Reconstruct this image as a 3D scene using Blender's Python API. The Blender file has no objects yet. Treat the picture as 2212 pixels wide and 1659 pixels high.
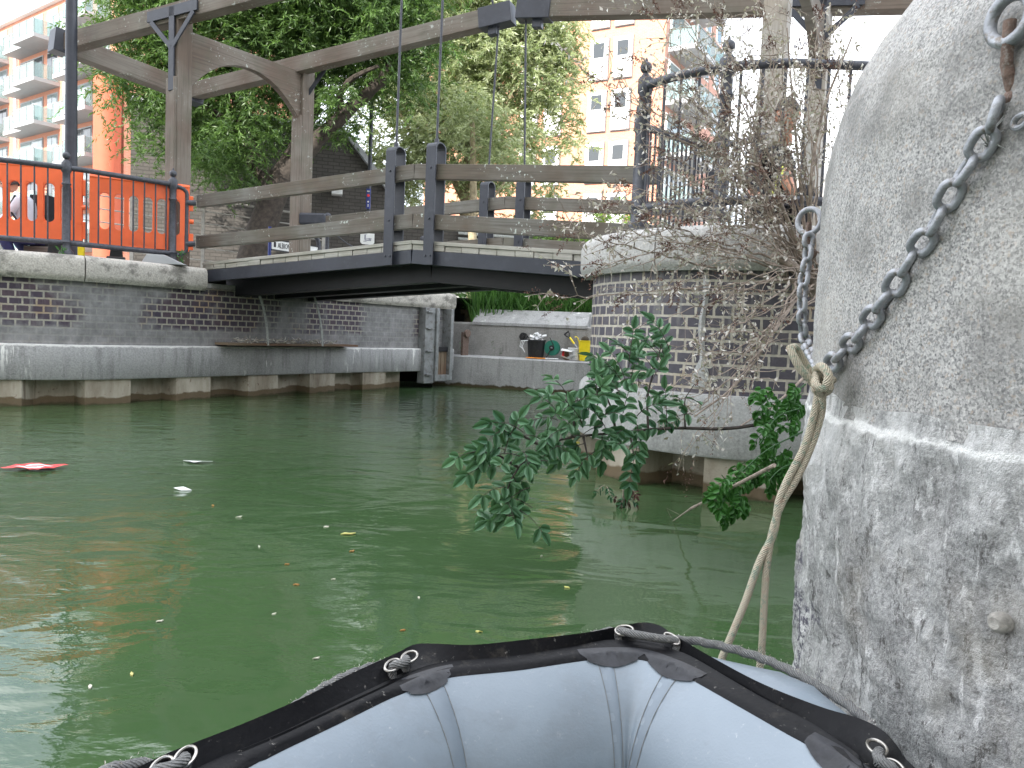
import bpy, bmesh, math, random
import numpy as np
from mathutils import Vector, Matrix, noise as mnoise
R = math.radians
PI = math.pi
scene = bpy.context.scene
col = scene.collection

# ------------------------------------------------------------------ camera
F_PX, ROLL, EYE = 1650.0, 0.042, 1.0            # focal length in units of a 2212 px wide frame
PITCH = math.atan(111 / F_PX)
cam_d = bpy.data.cameras.new('camera')
cam = bpy.data.objects.new('camera', cam_d)
col.objects.link(cam)
cam_d.sensor_width = 36.0
cam_d.lens = 36.0 * F_PX / 2212
cam_d.clip_start = 0.02
cam_d.clip_end = 2000
_F = Vector((0, math.cos(PITCH), -math.sin(PITCH)))
_U = Vector((0, math.sin(PITCH), math.cos(PITCH)))
_R = Vector((1, 0, 0))
_r = _R * math.cos(ROLL) + _U * math.sin(ROLL)
_u = -_R * math.sin(ROLL) + _U * math.cos(ROLL)
cam.matrix_world = Matrix(((_r.x, _u.x, -_F.x, 0), (_r.y, _u.y, -_F.y, 0), (_r.z, _u.z, -_F.z, EYE), (0, 0, 0, 1)))
scene.camera = cam

# ------------------------------------------------------------------ light
SUN_EL, SUN_AZ = R(31), R(210)                  # azimuth clockwise from +Y: behind the camera, to its left
world = bpy.data.worlds.new('World')
scene.world = world
world.use_nodes = True
wn = world.node_tree.nodes
wn.clear()
sky = wn.new('ShaderNodeTexSky')
sky.sky_type = 'NISHITA'
sky.sun_disc = False
sky.sun_elevation = SUN_EL
sky.sun_rotation = SUN_AZ
sky.air_density = 1.0
sky.dust_density = 2.5
sky.ozone_density = 1.0
bg = wn.new('ShaderNodeBackground')
bg.inputs[1].default_value = 0.15
wo = wn.new('ShaderNodeOutputWorld')
# thin bright cloud spread through the sky
tc = wn.new('ShaderNodeTexCoord')
cn = wn.new('ShaderNodeTexNoise')
cn.inputs['Scale'].default_value = 2.2
cn.inputs['Detail'].default_value = 6
cr = wn.new('ShaderNodeValToRGB')
cr.color_ramp.elements[0].position = 0.36
cr.color_ramp.elements[1].position = 0.56
cm = wn.new('ShaderNodeMix')
cm.data_type = 'RGBA'
wl = world.node_tree.links
wl.new(tc.outputs['Generated'], cn.inputs['Vector'])
wl.new(cn.outputs['Fac'], cr.inputs[0])
wl.new(cr.outputs[0], cm.inputs[0])
wl.new(sky.outputs[0], cm.inputs[6])
cm.inputs[7].default_value = (10.5, 10.9, 11.6, 1)
wl.new(cm.outputs[2], bg.inputs[0])
wl.new(bg.outputs[0], wo.inputs[0])

sun_d = bpy.data.lights.new('sun', 'SUN')
sun_d.energy = 3.9
sun_d.angle = R(0.5)
sun_d.color = (1.0, 0.95, 0.87)
sun = bpy.data.objects.new('sun', sun_d)
col.objects.link(sun)
_sd = Vector((math.sin(SUN_AZ) * math.cos(SUN_EL), math.cos(SUN_AZ) * math.cos(SUN_EL), math.sin(SUN_EL)))
sun.rotation_euler = _sd.to_track_quat('Z', 'Y').to_euler()

scene.view_settings.view_transform = 'Standard'
scene.view_settings.look = 'None'
scene.view_settings.gamma = 1
scene.view_settings.exposure = 1.32
scene.render.engine = 'CYCLES'
scene.cycles.max_bounces = 6
scene.cycles.transparent_max_bounces = 8


# ------------------------------------------------------------------ measuring helpers
def ray(px, py):
    dx = (px - 1106) / F_PX
    dy = (829.5 - py) / F_PX
    a = dx * math.cos(ROLL) - dy * math.sin(ROLL)
    b = dx * math.sin(ROLL) + dy * math.cos(ROLL)
    return Vector((a, math.cos(PITCH) + b * math.sin(PITCH), -math.sin(PITCH) + b * math.cos(PITCH)))


def at_z(px, py, z):
    r = ray(px, py)
    return r * ((z - EYE) / r.z) + Vector((0, 0, EYE))


def at_y(px, py, y):
    r = ray(px, py)
    return r * (y / r.y) + Vector((0, 0, EYE))


# ------------------------------------------------------------------ scene graph helpers
ORG = {}


def thing(name, label, cat, loc=(0, 0, 0), group=None):
    o = bpy.data.objects.new(name, None)
    col.objects.link(o)
    o.empty_display_size = 0.1
    o.location = loc
    ORG[o.name] = Vector(loc)
    return tag(o, label, cat, group)


def tag(o, label=None, cat=None, group=None, kind=None):
    if label: o['label'] = label
    if cat: o['category'] = cat
    if group: o['group'] = group
    if kind: o['kind'] = kind
    return o


def copy_tree(o, parent=None):
    c = o.copy()
    col.objects.link(c)
    c.parent = parent
    for ch in [x for x in o.children]:
        copy_tree(ch, c)
    return c


class MB:
    def __init__(s):
        s.v, s.f, s.uv = [], [], []

    def add(s, vs, fs, uvs=None):
        b = len(s.v)
        s.v += [tuple(p) for p in vs]
        for i, f in enumerate(fs):
            s.f.append(tuple(b + k for k in f))
            s.uv.append(uvs[i] if uvs else [(0.0, 0.0)] * len(f))
        return s

    def obox(s, o, a, b, c):
        """box from corner o with edge vectors a (longest, grain), b, c"""
        o, a, b, c = Vector(o), Vector(a), Vector(b), Vector(c)
        if a.cross(b).dot(c) < 0:
            b, c = c, b
        P = [o, o + a, o + a + b, o + b, o + c, o + a + c, o + a + b + c, o + b + c]
        la, lb, lc = a.length, b.length, c.length
        k = (o.x * 3.1 + o.y * 1.7 + o.z * 2.3) % 7
        def q(w, h, sw=False):
            r = [(k, k), (k + w, k), (k + w, k + h), (k, k + h)]
            return [(v, u) for u, v in r] if sw else r
        s.add(P, [(0, 3, 2, 1), (4, 5, 6, 7), (0, 1, 5, 4), (3, 7, 6, 2), (0, 4, 7, 3), (1, 2, 6, 5)],
              [[(k, k), (k, k + lb), (k + la, k + lb), (k + la, k)], q(la, lb), q(la, lc),
               [(k, k), (k, k + lc), (k + la, k + lc), (k + la, k)], q(lc * .2, lb), q(lb * .2, lc)])
        return s

    def box(s, c, size, rz=0):
        c = Vector(c)
        x, y, z = size
        m = Matrix.Rotation(rz, 3, 'Z')
        ax, ay, azz = m @ Vector((x, 0, 0)), m @ Vector((0, y, 0)), Vector((0, 0, z))
        L = sorted([ax, ay, azz], key=lambda v: -v.length)
        return s.obox(c - ax / 2 - ay / 2 - azz / 2, *L)

    def beam(s, p, q, w, h, side=None):
        """timber from p to q (centre line), width w sideways, height h"""
        p, q = Vector(p), Vector(q)
        d = (q - p)
        n = side.normalized() if side is not None else d.cross(Vector((0, 0, 1))).normalized()
        u = n.cross(d).normalized()
        return s.obox(p - n * w / 2 - u * h / 2, d, n * w, u * h)

    def tube(s, pts, r, n=8, closed=False, caps=True):
        pts = [Vector(p) for p in pts]
        m = len(pts)
        rr = r if isinstance(r, (list, tuple)) else [r] * m
        vs, fs, uv = [], [], []
        up = None
        L = 0
        Ls = []
        for i in range(m):
            if closed:
                t = pts[(i + 1) % m] - pts[i - 1]
            else:
                t = pts[min(i + 1, m - 1)] - pts[max(i - 1, 0)]
            if t.length < 1e-9: t = Vector((0, 0, 1))
            t.normalize()
            if up is None:
                up = Vector((0, 0, 1)) if abs(t.z) < .9 else Vector((1, 0, 0))
            a = (up - t * up.dot(t))
            if a.length < 1e-6: a = t.orthogonal()
            a.normalize()
            b = t.cross(a)
            up = a
            if i: L += (pts[i] - pts[i - 1]).length
            Ls.append(L)
            for k in range(n):
                w = 2 * PI * k / n
                vs.append(pts[i] + (a * math.cos(w) + b * math.sin(w)) * rr[i])
        for i in range(m if closed else m - 1):
            j = (i + 1) % m
            for k in range(n):
                k2 = (k + 1) % n
                fs.append((i * n + k, i * n + k2, j * n + k2, j * n + k))
                lj = Ls[j] if j else L + .01
                uv.append([(Ls[i], k / n), (Ls[i], (k + 1) / n), (lj, (k + 1) / n), (lj, k / n)])
        if caps and not closed:
            fs.append(tuple(range(n))[::-1]); uv.append([(0, 0)] * n)
            fs.append(tuple((m - 1) * n + k for k in range(n))); uv.append([(0, 0)] * n)
        return s.add(vs, fs, uv)

    def lathe(s, c, prof, n=20):
        """prof: list of (r, z) from bottom to top about the vertical axis through c"""
        c = Vector(c)
        vs, fs, uv = [], [], []
        for r, z in prof:
            for k in range(n):
                w = 2 * PI * k / n
                vs.append(c + Vector((r * math.cos(w), r * math.sin(w), z)))
        for i in range(len(prof) - 1):
            for k in range(n):
                k2 = (k + 1) % n
                fs.append((i * n + k, i * n + k2, (i + 1) * n + k2, (i + 1) * n + k))
                uv.append([(k / n, prof[i][1]), ((k + 1) / n, prof[i][1]), ((k + 1) / n, prof[i + 1][1]), (k / n, prof[i + 1][1])])
        fs.append(tuple(range(n))[::-1]); uv.append([(0, 0)] * n)
        fs.append(tuple((len(prof) - 1) * n + k for k in range(n))); uv.append([(0, 0)] * n)
        return s.add(vs, fs, uv)

    def ball(s, c, r, n=12, sz=1.0):
        return s.lathe(c, [(max(r * math.sin(PI * i / 8), r * .02), -r * sz * math.cos(PI * i / 8)) for i in range(9)], n)

    def sweep(s, pts, prof, right=True, caps=True, closed_prof=True):
        """sweep a profile [(offset towards the water, z)] along a plan polyline"""
        N = normals2(pts, right)
        m = len(prof)
        vs, fs, uv = [], [], []
        arc = arcs(pts)
        pl = [0]
        for a, b in zip(prof[:-1], prof[1:]):
            pl.append(pl[-1] + math.hypot(a[0] - b[0], a[1] - b[1]))
        for i, p in enumerate(pts):
            for (o, z) in prof:
                vs.append((p[0] + N[i][0] * o, p[1] + N[i][1] * o, z))
        for i in range(len(pts) - 1):
            for k in range(m if closed_prof else m - 1):
                k2 = (k + 1) % m
                fs.append((i * m + k, (i + 1) * m + k, (i + 1) * m + k2, i * m + k2))
                v0, v1 = pl[k], pl[k2] if k2 else pl[-1] + .1
                uv.append([(arc[i], v0), (arc[i + 1], v0), (arc[i + 1], v1), (arc[i], v1)])
        if caps and closed_prof:
            fs.append(tuple(range(m))); uv.append([(0, 0)] * m)
            fs.append(tuple((len(pts) - 1) * m + k for k in range(m))[::-1]); uv.append([(0, 0)] * m)
        return s.add(vs, fs, uv)

    def strip(s, pts, z0, z1, off=0, nz=1, right=True):
        N = normals2(pts, right)
        arc = arcs(pts)
        vs, fs, uv = [], [], []
        for i, p in enumerate(pts):
            for j in range(nz + 1):
                vs.append((p[0] + N[i][0] * off, p[1] + N[i][1] * off, z0 + (z1 - z0) * j / nz))
        for i in range(len(pts) - 1):
            for j in range(nz):
                a = i * (nz + 1) + j
                b = a + nz + 1
                za, zb = z0 + (z1 - z0) * j / nz, z0 + (z1 - z0) * (j + 1) / nz
                fs.append((a, b, b + 1, a + 1))
                uv.append([(arc[i], za), (arc[i + 1], za), (arc[i + 1], zb), (arc[i], zb)])
        return s.add(vs, fs, uv)

    def prism(s, poly, n, t):
        """extrude a planar polygon (3D points) by vector n*t"""
        poly = [Vector(p) for p in poly]
        m = len(poly)
        e = Vector(n).normalized() * t
        vs = poly + [p + e for p in poly]
        fs = [tuple(range(m))[::-1], tuple(range(m, 2 * m))]
        for k in range(m):
            k2 = (k + 1) % m
            fs.append((k, k2, k2 + m, k + m))
        u = (poly[1] - poly[0]).normalized()
        w = Vector(n).normalized().cross(u)
        uvp = [((p - poly[0]).dot(u), (p - poly[0]).dot(w)) for p in poly]
        uv = [uvp[::-1], uvp] + [[uvp[k], uvp[(k + 1) % m], uvp[(k + 1) % m], uvp[k]] for k in range(m)]
        return s.add(vs, fs, uv)

    def build(s, name, m, parent=None, smooth=False, bevel=0, seg=2, fix=True):
        o0 = Vector((0, 0, 0))
        q = parent
        while q is not None:
            if q.name in ORG:
                o0 = ORG[q.name]
                break
            q = q.parent
        me = bpy.data.meshes.new(name)
        me.from_pydata([tuple(Vector(p) - o0) for p in s.v], [], s.f)
        ul = me.uv_layers.new(name='UVMap')
        flat = [c for f in s.uv for p in f for c in p]
        ul.data.foreach_set('uv', flat)
        if fix:
            bm = bmesh.new(); bm.from_mesh(me)
            bmesh.ops.recalc_face_normals(bm, faces=bm.faces)
            bm.to_mesh(me); bm.free()
        me.materials.append(m)
        if smooth:
            me.polygons.foreach_set('use_smooth', [True] * len(me.polygons))
        o = bpy.data.objects.new(name, me)
        col.objects.link(o)
        if parent is not None: o.parent = parent
        if bevel:
            b = o.modifiers.new('bevel', 'BEVEL')
            b.width = bevel; b.segments = seg; b.limit_method = 'ANGLE'; b.angle_limit = R(35)
        if smooth:
            try: me.set_sharp_from_angle(angle=R(42))
            except Exception: pass
        return o


def arcs(pts):
    a = [0.0]
    for p, q in zip(pts[:-1], pts[1:]):
        a.append(a[-1] + math.hypot(q[0] - p[0], q[1] - p[1]))
    return a


def normals2(pts, right=True):
    out = []
    n = len(pts)
    for i in range(n):
        p, q = pts[max(i - 1, 0)], pts[min(i + 1, n - 1)]
        d = Vector((q[0] - p[0], q[1] - p[1])).normalized()
        out.append((d.y, -d.x) if right else (-d.y, d.x))
    return out


def offset2(pts, o, right=True):
    N = normals2(pts, right)
    return [(p[0] + n[0] * o, p[1] + n[1] * o) for p, n in zip(pts, N)]


def smooth_line(ctrl, step=0.1):
    """Catmull-Rom through control points, resampled"""
    P = [Vector(c) for c in ctrl]
    P = [P[0] * 2 - P[1]] + P + [P[-1] * 2 - P[-2]]
    out = []
    for i in range(1, len(P) - 2):
        n = max(1, int((P[i + 1] - P[i]).length / step))
        for k in range(n):
            t = k / n
            a, b, c, d = P[i - 1], P[i], P[i + 1], P[i + 2]
            out.append(0.5 * ((2 * b) + (c - a) * t + (2 * a - 5 * b + 4 * c - d) * t * t + (3 * b - a - 3 * c + d) * t ** 3))
    out.append(P[-2])
    return out


# ------------------------------------------------------------------ materials
class NT:
    def __init__(s, name):
        s.m = bpy.data.materials.new(name)
        s.m.use_nodes = True
        s.t = s.m.node_tree
        s.t.nodes.clear()
        s.out = s.t.nodes.new('ShaderNodeOutputMaterial')

    def n(s, typ, inp=None, **props):
        nd = s.t.nodes.new('ShaderNode' + typ)
        for k, v in props.items(): setattr(nd, k, v)
        for k, v in (inp or {}).items(): s.set(nd, k, v)
        return nd

    def set(s, nd, k, v):
        sock = nd.inputs[k]
        if isinstance(v, bpy.types.NodeSocket): s.t.links.new(v, sock)
        elif isinstance(v, (tuple, list)) and len(v) == 3 and sock.type == 'RGBA': sock.default_value = (*v, 1)
        else: sock.default_value = v

    def mix(s, f, a, b, mode='MIX'):
        nd = s.n('Mix', {0: f, 6: a, 7: b}, data_type='RGBA', blend_type=mode)
        return nd.outputs[2]

    def math(s, op, a, b=0.0, clamp=False):
        return s.n('Math', {0: a, 1: b}, operation=op, use_clamp=clamp).outputs[0]

    def noise(s, vec, scale, detail=3, rough=.5, out=0, dist=0):
        return s.n('TexNoise', {'Vector': vec, 'Scale': scale, 'Detail': detail, 'Roughness': rough, 'Distortion': dist}).outputs[out]

    def ramp(s, f, stops, interp='LINEAR'):
        nd = s.n('ValToRGB', {0: f})
        cr = nd.color_ramp
        cr.interpolation = interp
        while len(cr.elements) < len(stops): cr.elements.new(.5)
        for e, (p, c) in zip(cr.elements, stops):
            e.position = p
            e.color = (*c, 1) if isinstance(c, tuple) else (c, c, c, 1)
        return nd.outputs[0]

    def coords(s, kind='Object', scale=None):
        c = s.n('TexCoord').outputs[kind]
        if scale: c = s.n('Mapping', {'Vector': c, 'Scale': scale}).outputs[0]
        return c

    def pos(s, scale=None):
        c = s.n('NewGeometry').outputs['Position']
        if scale: c = s.n('Mapping', {'Vector': c, 'Scale': scale}).outputs[0]
        return c

    def z(s):
        return s.n('SeparateXYZ', {0: s.n('NewGeometry').outputs['Position']}).outputs[2]

    def bump(s, h, strength=.5, dist=.01):
        return s.n('Bump', {'Height': h, 'Strength': strength, 'Distance': dist}).outputs[0]

    def pbr(s, color, rough=.7, metal=0, normal=None, **kw):
        b = s.n('BsdfPrincipled', {'Base Color': color, 'Roughness': rough, 'Metallic': metal})
        if normal is not None: s.set(b, 'Normal', normal)
        for k, v in kw.items(): s.set(b, k.replace('_', ' '), v)
        s.t.links.new(b.outputs[0], s.out.inputs[0])
        return s.m


def simple(name, c, rough=.6, metal=0, var=.25, scale=12, bump=.15, bs=80, dirt=None, **kw):
    t = NT(name)
    p = t.coords()
    n1 = t.noise(p, scale, 4, .6)
    lo = tuple(x * (1 - var) for x in c)
    hi = tuple(min(1, x * (1 + var)) for x in c)
    cc = t.ramp(n1, [(.3, lo), (.7, hi)])
    if dirt:
        cc = t.mix(t.ramp(t.noise(p, scale * 2.3, 5, .65), [(.52, 0.0), (.68, 1.0)]), cc, dirt)
    return t.pbr(cc, rough, metal, t.bump(t.noise(p, bs, 3), bump, .004), **kw)


def concrete_mat(name, c=(.27, .265, .25), dark=(.13, .125, .115), light=(.45, .45, .43), streak=True, tide=True, speck=.35, warm=None, blot=0, lime=None):
    t = NT(name)
    p = t.pos()
    big = t.noise(p, 1.3, 5, .6)
    cc = t.ramp(big, [(.25, dark), (.45, c), (.62, c), (.85, light)])
    if streak:
        ps = t.pos((5, 5, .55))
        st = t.noise(ps, 1.6, 5, .65)
        cc = t.mix(t.ramp(st, [(.35, .75), (.48, 0.0)]), cc, dark)
        cc = t.mix(t.ramp(t.noise(t.pos((7, 7, .8)), 1.1, 6, .7), [(.60, 0.0), (.75, .55)]), cc, light)
    fine = t.noise(p, 60, 4, .7)
    cc = t.mix(speck, cc, t.ramp(fine, [(.35, tuple(x * .45 for x in c)), (.65, tuple(min(1, x * 1.5) for x in c))]))
    if blot:
        cc = t.mix(t.ramp(t.noise(t.pos((1, 1, 1.6)), 3.1, 6, .68), [(.50, 0.0), (.60, blot)]), cc, tuple(x * .6 for x in dark))
    if lime:
        m1 = t.math('MULTIPLY', t.ramp(t.noise(t.pos((5, 5, .7)), 1.4, 6, .72), [(.60, 0.0), (.64, .9)]), t.ramp(t.noise(p, 1.1, 2), [(.45, 0.0), (.55, 1.0)]))
        cc = t.mix(m1, cc, (.72, .72, .69))
        e0 = t.math('ABSOLUTE', t.math('SUBTRACT', t.math('ADD', t.z(), t.math('MULTIPLY', t.math('SUBTRACT', t.noise(p, 9, 5, .7), .5), .07)), lime))
        cc = t.mix(t.ramp(e0, [(.004, .8), (.018, 0.0)]), cc, (.70, .69, .66))
    if warm:
        cc = t.mix(t.ramp(t.noise(p, 3.5, 4), [(.5, 0.0), (.75, .6)]), cc, warm)
    if tide:
        z = t.z()
        e = t.math('ADD', z, t.math('MULTIPLY', t.noise(p, 9, 4), .12))
        cc = t.mix(t.ramp(e, [(.10, 1.0), (.125, 0.0)]), cc, (.055, .042, .018))
    h = t.math('ADD', t.math('MULTIPLY', fine, .5), t.noise(p, 14, 5, .6))
    return t.pbr(cc, .88, 0, t.bump(h, .45, .012))


def brick_mat(name, c1, c2, mortar, w=.235, h=.075, m=.010, wash=None, wash_amt=.5, zlow=None, rough=.75, offset=.5, orange=True):
    t = NT(name)
    uv = t.coords('UV')
    n2 = t.n('TexNoise', {'Vector': uv, 'Scale': 30.0, 'Detail': 2.0})
    d = t.n('VectorMath', {0: n2.outputs[1], 1: (.5, .5, .5)}, operation='SUBTRACT').outputs[0]
    d = t.n('VectorMath', {0: d, 3: .008}, operation='SCALE').outputs[0]
    v = t.n('VectorMath', {0: uv, 1: d}, operation='ADD').outputs[0]
    b = t.n('TexBrick', {'Vector': v, 'Color1': c1, 'Color2': c2, 'Mortar': mortar, 'Scale': 1.0, 'Mortar Size': m,
                         'Mortar Smooth': .15, 'Bias': -.1, 'Brick Width': w, 'Row Height': h}, offset=offset)
    cc = b.outputs[0]
    p = t.pos()
    cc = t.mix(t.ramp(t.noise(p, 26, 4), [(.3, .35), (.6, 0.0)]), cc, tuple(x * .5 for x in c1))
    if orange:
        f = t.math('MULTIPLY', b.outputs[1], t.ramp(t.noise(p, 2.4, 3), [(.56, 0.0), (.68, .5)]))
        cc = t.mix(f, cc, (.36, .22, .10))
    if wash:
        f = t.ramp(t.noise(t.pos((1, 1, .8)), 1.15, 5, .62), [(.60 - wash_amt * .25, 0.0), (.68 - wash_amt * .22, 1.0)])
        f2 = t.ramp(t.noise(t.pos((9, 9, 1.2)), 1.5, 5, .6), [(.55, 0.0), (.72, .8)])
        f = t.math('MAXIMUM', f, f2)
        if zlow is not None:
            e = t.math('ADD', t.z(), t.math('MULTIPLY', t.noise(p, 5, 4), .16))
            f = t.math('MAXIMUM', f, t.ramp(e, [(zlow + .05, 1.0), (zlow + .10, 0.0)]))
        wc = t.ramp(t.noise(p, 7, 5, .7), [(.3, tuple(x * .5 for x in wash)), (.7, wash)])
        cc = t.mix(t.math('MULTIPLY', f, .88), cc, wc)
    hgt = t.math('SUBTRACT', t.math('MULTIPLY', t.noise(p, 60, 3), .3), b.outputs[1])
    return t.pbr(cc, rough, 0, t.bump(hgt, .5, .006))


def timber_mat(name, c=(.125, .10, .075), grey=(.19, .185, .165), green=(.11, .11, .075), lichen=1.0):
    t = NT(name)
    uv = t.coords('UV')
    g = t.n('Mapping', {'Vector': uv, 'Scale': (1.6, 45, 1)}).outputs[0]
    gr = t.noise(g, 1.0, 6, .65, dist=.4)
    p = t.pos()
    cc = t.mix(t.ramp(t.noise(p, 1.7, 4), [(.35, 0.0), (.65, 1.0)]), c, grey)
    cc = t.mix(t.ramp(t.noise(p, 4.1, 4), [(.5, 0.0), (.7, .5)]), cc, green)
    cc = t.mix(t.ramp(gr, [(.3, .6), (.55, 0.0)]), cc, tuple(x * .45 for x in c))
    if lichen:
        sp = t.ramp(t.noise(p, 24, 5, .65), [(.60, 0.0), (.64, 1.0)])
        zone = t.ramp(t.noise(p, 2.6, 2), [(.51, 0.0), (.62, lichen)])
        cc = t.mix(t.math('MULTIPLY', sp, zone), cc, (.55, .60, .55))
    return t.pbr(cc, .8, 0, t.bump(gr, .35, .006))


def leaf_mat(name, lo, hi, gloss=.45, trans=.35):
    t = NT(name)
    a = t.n('Attribute', attribute_name='rnd').outputs['Fac']
    cc = t.ramp(a, [(.0, lo), (1.0, hi)])
    b = t.n('BsdfPrincipled', {'Base Color': cc, 'Roughness': gloss})
    tr = t.n('BsdfTranslucent', {'Color': t.mix(.5, cc, (hi[0] * 1.2, hi[1] * 1.3, hi[2] * .6))})
    ms = t.n('MixShader', {0: trans, 1: b.outputs[0], 2: tr.outputs[0]})
    t.t.links.new(ms.outputs[0], t.out.inputs[0])
    return t.m


M = {}
M['brick_quay'] = brick_mat('engineering_brick', (.055, .043, .066), (.085, .056, .070), (.36, .34, .28), w=.128, h=.077, m=.010, wash=(.30, .30, .295), wash_amt=.62, zlow=.88)
M['brick_pier'] = brick_mat('engineering_brick_pier', (.082, .076, .096), (.118, .106, .120), (.52, .48, .40), w=.118, h=.077, m=.009, wash=(.38, .375, .35), wash_amt=-.35, rough=.6)
M['brick_grey'] = brick_mat('dark_grey_brick', (.085, .078, .07), (.11, .10, .09), (.055, .05, .045), wash=None, orange=False, rough=.85)
M['brick_orange'] = brick_mat('orange_brick', (.56, .235, .15), (.62, .29, .19), (.60, .33, .24), w=.225, h=.075, orange=False, rough=.85)
M['brick_wing'] = brick_mat('brown_brick', (.42, .22, .17), (.5, .27, .2), (.42, .3, .25), w=.3, h=.1, orange=False, rough=.85)
M['concrete'] = concrete_mat('weathered_concrete')
M['concrete_plinth'] = concrete_mat('plinth_concrete', (.34, .34, .335), (.14, .14, .135), (.54, .55, .55), lime=.66)
M['concrete_pale'] = concrete_mat('pale_concrete', (.42, .42, .41), (.24, .24, .23), (.6, .6, .6))
M['coping'] = concrete_mat('coping_stone', (.45, .425, .38), (.20, .19, .165), (.56, .53, .48), streak=False, tide=False, speck=.5, blot=.75)
M['coping_pier'] = concrete_mat('pier_coping_stone', (.46, .45, .43), (.30, .29, .27), (.56, .55, .53), streak=False, tide=False, speck=.4)
M['timber'] = timber_mat('weathered_timber')
M['timber_post'] = timber_mat('weathered_timber_post', (.135, .10, .075), (.20, .18, .15), lichen=.6)
M['timber_pale'] = timber_mat('pale_timber', (.36, .31, .25), (.42, .41, .38), lichen=.2)
M['plank'] = timber_mat('deck_plank', (.36, .34, .29), (.45, .44, .40), (.22, .23, .16), lichen=.15)
M['plank_dark'] = timber_mat('rusty_board', (.16, .085, .05), (.2, .15, .1), (.1, .07, .04), lichen=0)
M['steel_black'] = simple('black_painted_steel', (.030, .034, .046), .45, 0, .2, 4, .15, 60, dirt=(.042, .047, .06))
M['steel_dark'] = simple('black_girder_paint', (.012, .012, .015), .45, 0, .3, 4, .1)
M['iron'] = simple('black_painted_iron', (.045, .048, .060), .5, 0, .35, 20, .3, 120, dirt=(.085, .085, .095))
M['galv'] = simple('dull_galvanised_steel', (.33, .34, .36), .55, .55, .25, 30, .3, 200, dirt=(.2, .17, .14))
M['galv_grey'] = simple('grey_steel_channel', (.24, .25, .25), .6, .2, .25, 6, .3, 100, dirt=(.14, .13, .12))
M['rust'] = simple('rusty_iron', (.15, .10, .078), .85, .1, .5, 60, .8, 150, dirt=(.26, .235, .21))
M['orange'] = simple('orange_plastic', (.84, .145, .042), .42, 0, .08, 5, .05, dirt=None)
M['white_bal'] = simple('white_balcony_paint', (.33, .34, .35), .6, 0, .05, 3, .05)
M['white'] = simple('white_paint', (.78, .78, .77), .5, 0, .04, 3, .05)
M['white_warm'] = simple('pale_render', (.72, .70, .66), .8, 0, .05, 3, .1)
M['grey_shadow'] = simple('window_shadow_grey', (.12, .12, .125), .6)  # dark tone for the painted shadow outline of the window boxes
M['grey_panel'] = simple('grey_cladding', (.35, .36, .37), .6, 0, .1, 3, .05)
M['dark'] = simple('black_rubber', (.014, .014, .016), .5, 0, .3, 10, .2, 60, dirt=(.035, .032, .028))
M['yellow'] = simple('yellow_plastic', (.85, .66, .02), .4, 0, .08, 8, .05)
M['green_pl'] = simple('green_plastic', (.015, .16, .11), .4, 0, .15, 8, .05)
M['white_pl'] = simple('white_plastic', (.75, .75, .75), .4, 0, .06, 12, .05, dirt=(.5, .5, .48))
M['bark'] = simple('rough_bark', (.05, .04, .032), .9, 0, .5, 14, 1.0, 45)
M['bark_pale'] = simple('pale_bark', (.34, .28, .18), .9, 0, .4, 14, .8, 45)
M['twig'] = simple('dry_twig', (.30, .245, .20), .85, 0, .45, 25, .4, 100)
M['ground'] = concrete_mat('paving', (.34, .33, .31), (.24, .23, .21), (.42, .41, .39), streak=False, tide=False, speck=.3)
M['earth'] = simple('dark_soil', (.06, .05, .035), .95, 0, .4, 5, .8, 20)
M['skin'] = simple('skin', (.56, .27, .17), .5, 0, .06, 10, .05)
M['black_cloth'] = simple('black_cloth', (.015, .015, .018), .85, 0, .3, 20, .4, 90)
M['white_cloth'] = simple('white_cloth', (.62, .64, .70), .85, 0, .1, 12, .4, 60)
M['navy_cloth'] = simple('navy_cloth', (.02, .025, .09), .85, 0, .2, 20, .4, 60)
M['hair'] = simple('dark_hair', (.03, .02, .015), .6, 0, .4, 60, .5, 120)
M['blue'] = simple('blue_paint', (.02, .035, .17), .45, 0, .1, 6, .05)
M['sign_white'] = simple('sign_enamel', (.72, .73, .70), .4, 0, .05, 10, .03)
M['ink'] = simple('black_lettering', (.02, .02, .025), .6, 0, .1)
M['red'] = simple('red_plastic', (.65, .03, .03), .45, 0, .1, 6, .05)
M['strap'] = simple('weathered_strap', (.36, .37, .35), .8, 0, .25, 30, .3, 100)
M['rope_grey'] = None
M['leaf_willow'] = leaf_mat('willow_leaf', (.022, .055, .014), (.145, .25, .065))
M['leaf_pale'] = leaf_mat('pale_leaf', (.10, .15, .05), (.50, .54, .34), gloss=.35)
M['leaf_green'] = leaf_mat('dark_glossy_leaf', (.03, .09, .045), (.13, .26, .13), gloss=.38, trans=.2)
M['leaf_fresh'] = leaf_mat('fresh_leaf', (.03, .10, .02), (.07, .21, .045), gloss=.4, trans=.3)
M['leaf_yellow'] = leaf_mat('weed_leaf', (.08, .16, .02), (.22, .34, .06))
M['reed'] = leaf_mat('reed_blade', (.03, .10, .02), (.12, .26, .06), trans=.3)
M['leaf_dead'] = leaf_mat('dead_leaf', (.27, .22, .18), (.75, .73, .69), gloss=.8, trans=.15)
M['seed'] = leaf_mat('dead_flower_head', (.07, .035, .025), (.19, .10, .075), gloss=.9, trans=.05)


def glass_mat(name, c, rough=.08):
    t = NT(name)
    return t.pbr(c, rough, 0, None, **{'Specular_IOR_Level': .7})


M['glass'] = glass_mat('window_glass', (.03, .037, .042))
M['glass_pale'] = glass_mat('pale_window_glass', (.20, .25, .26))


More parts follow.
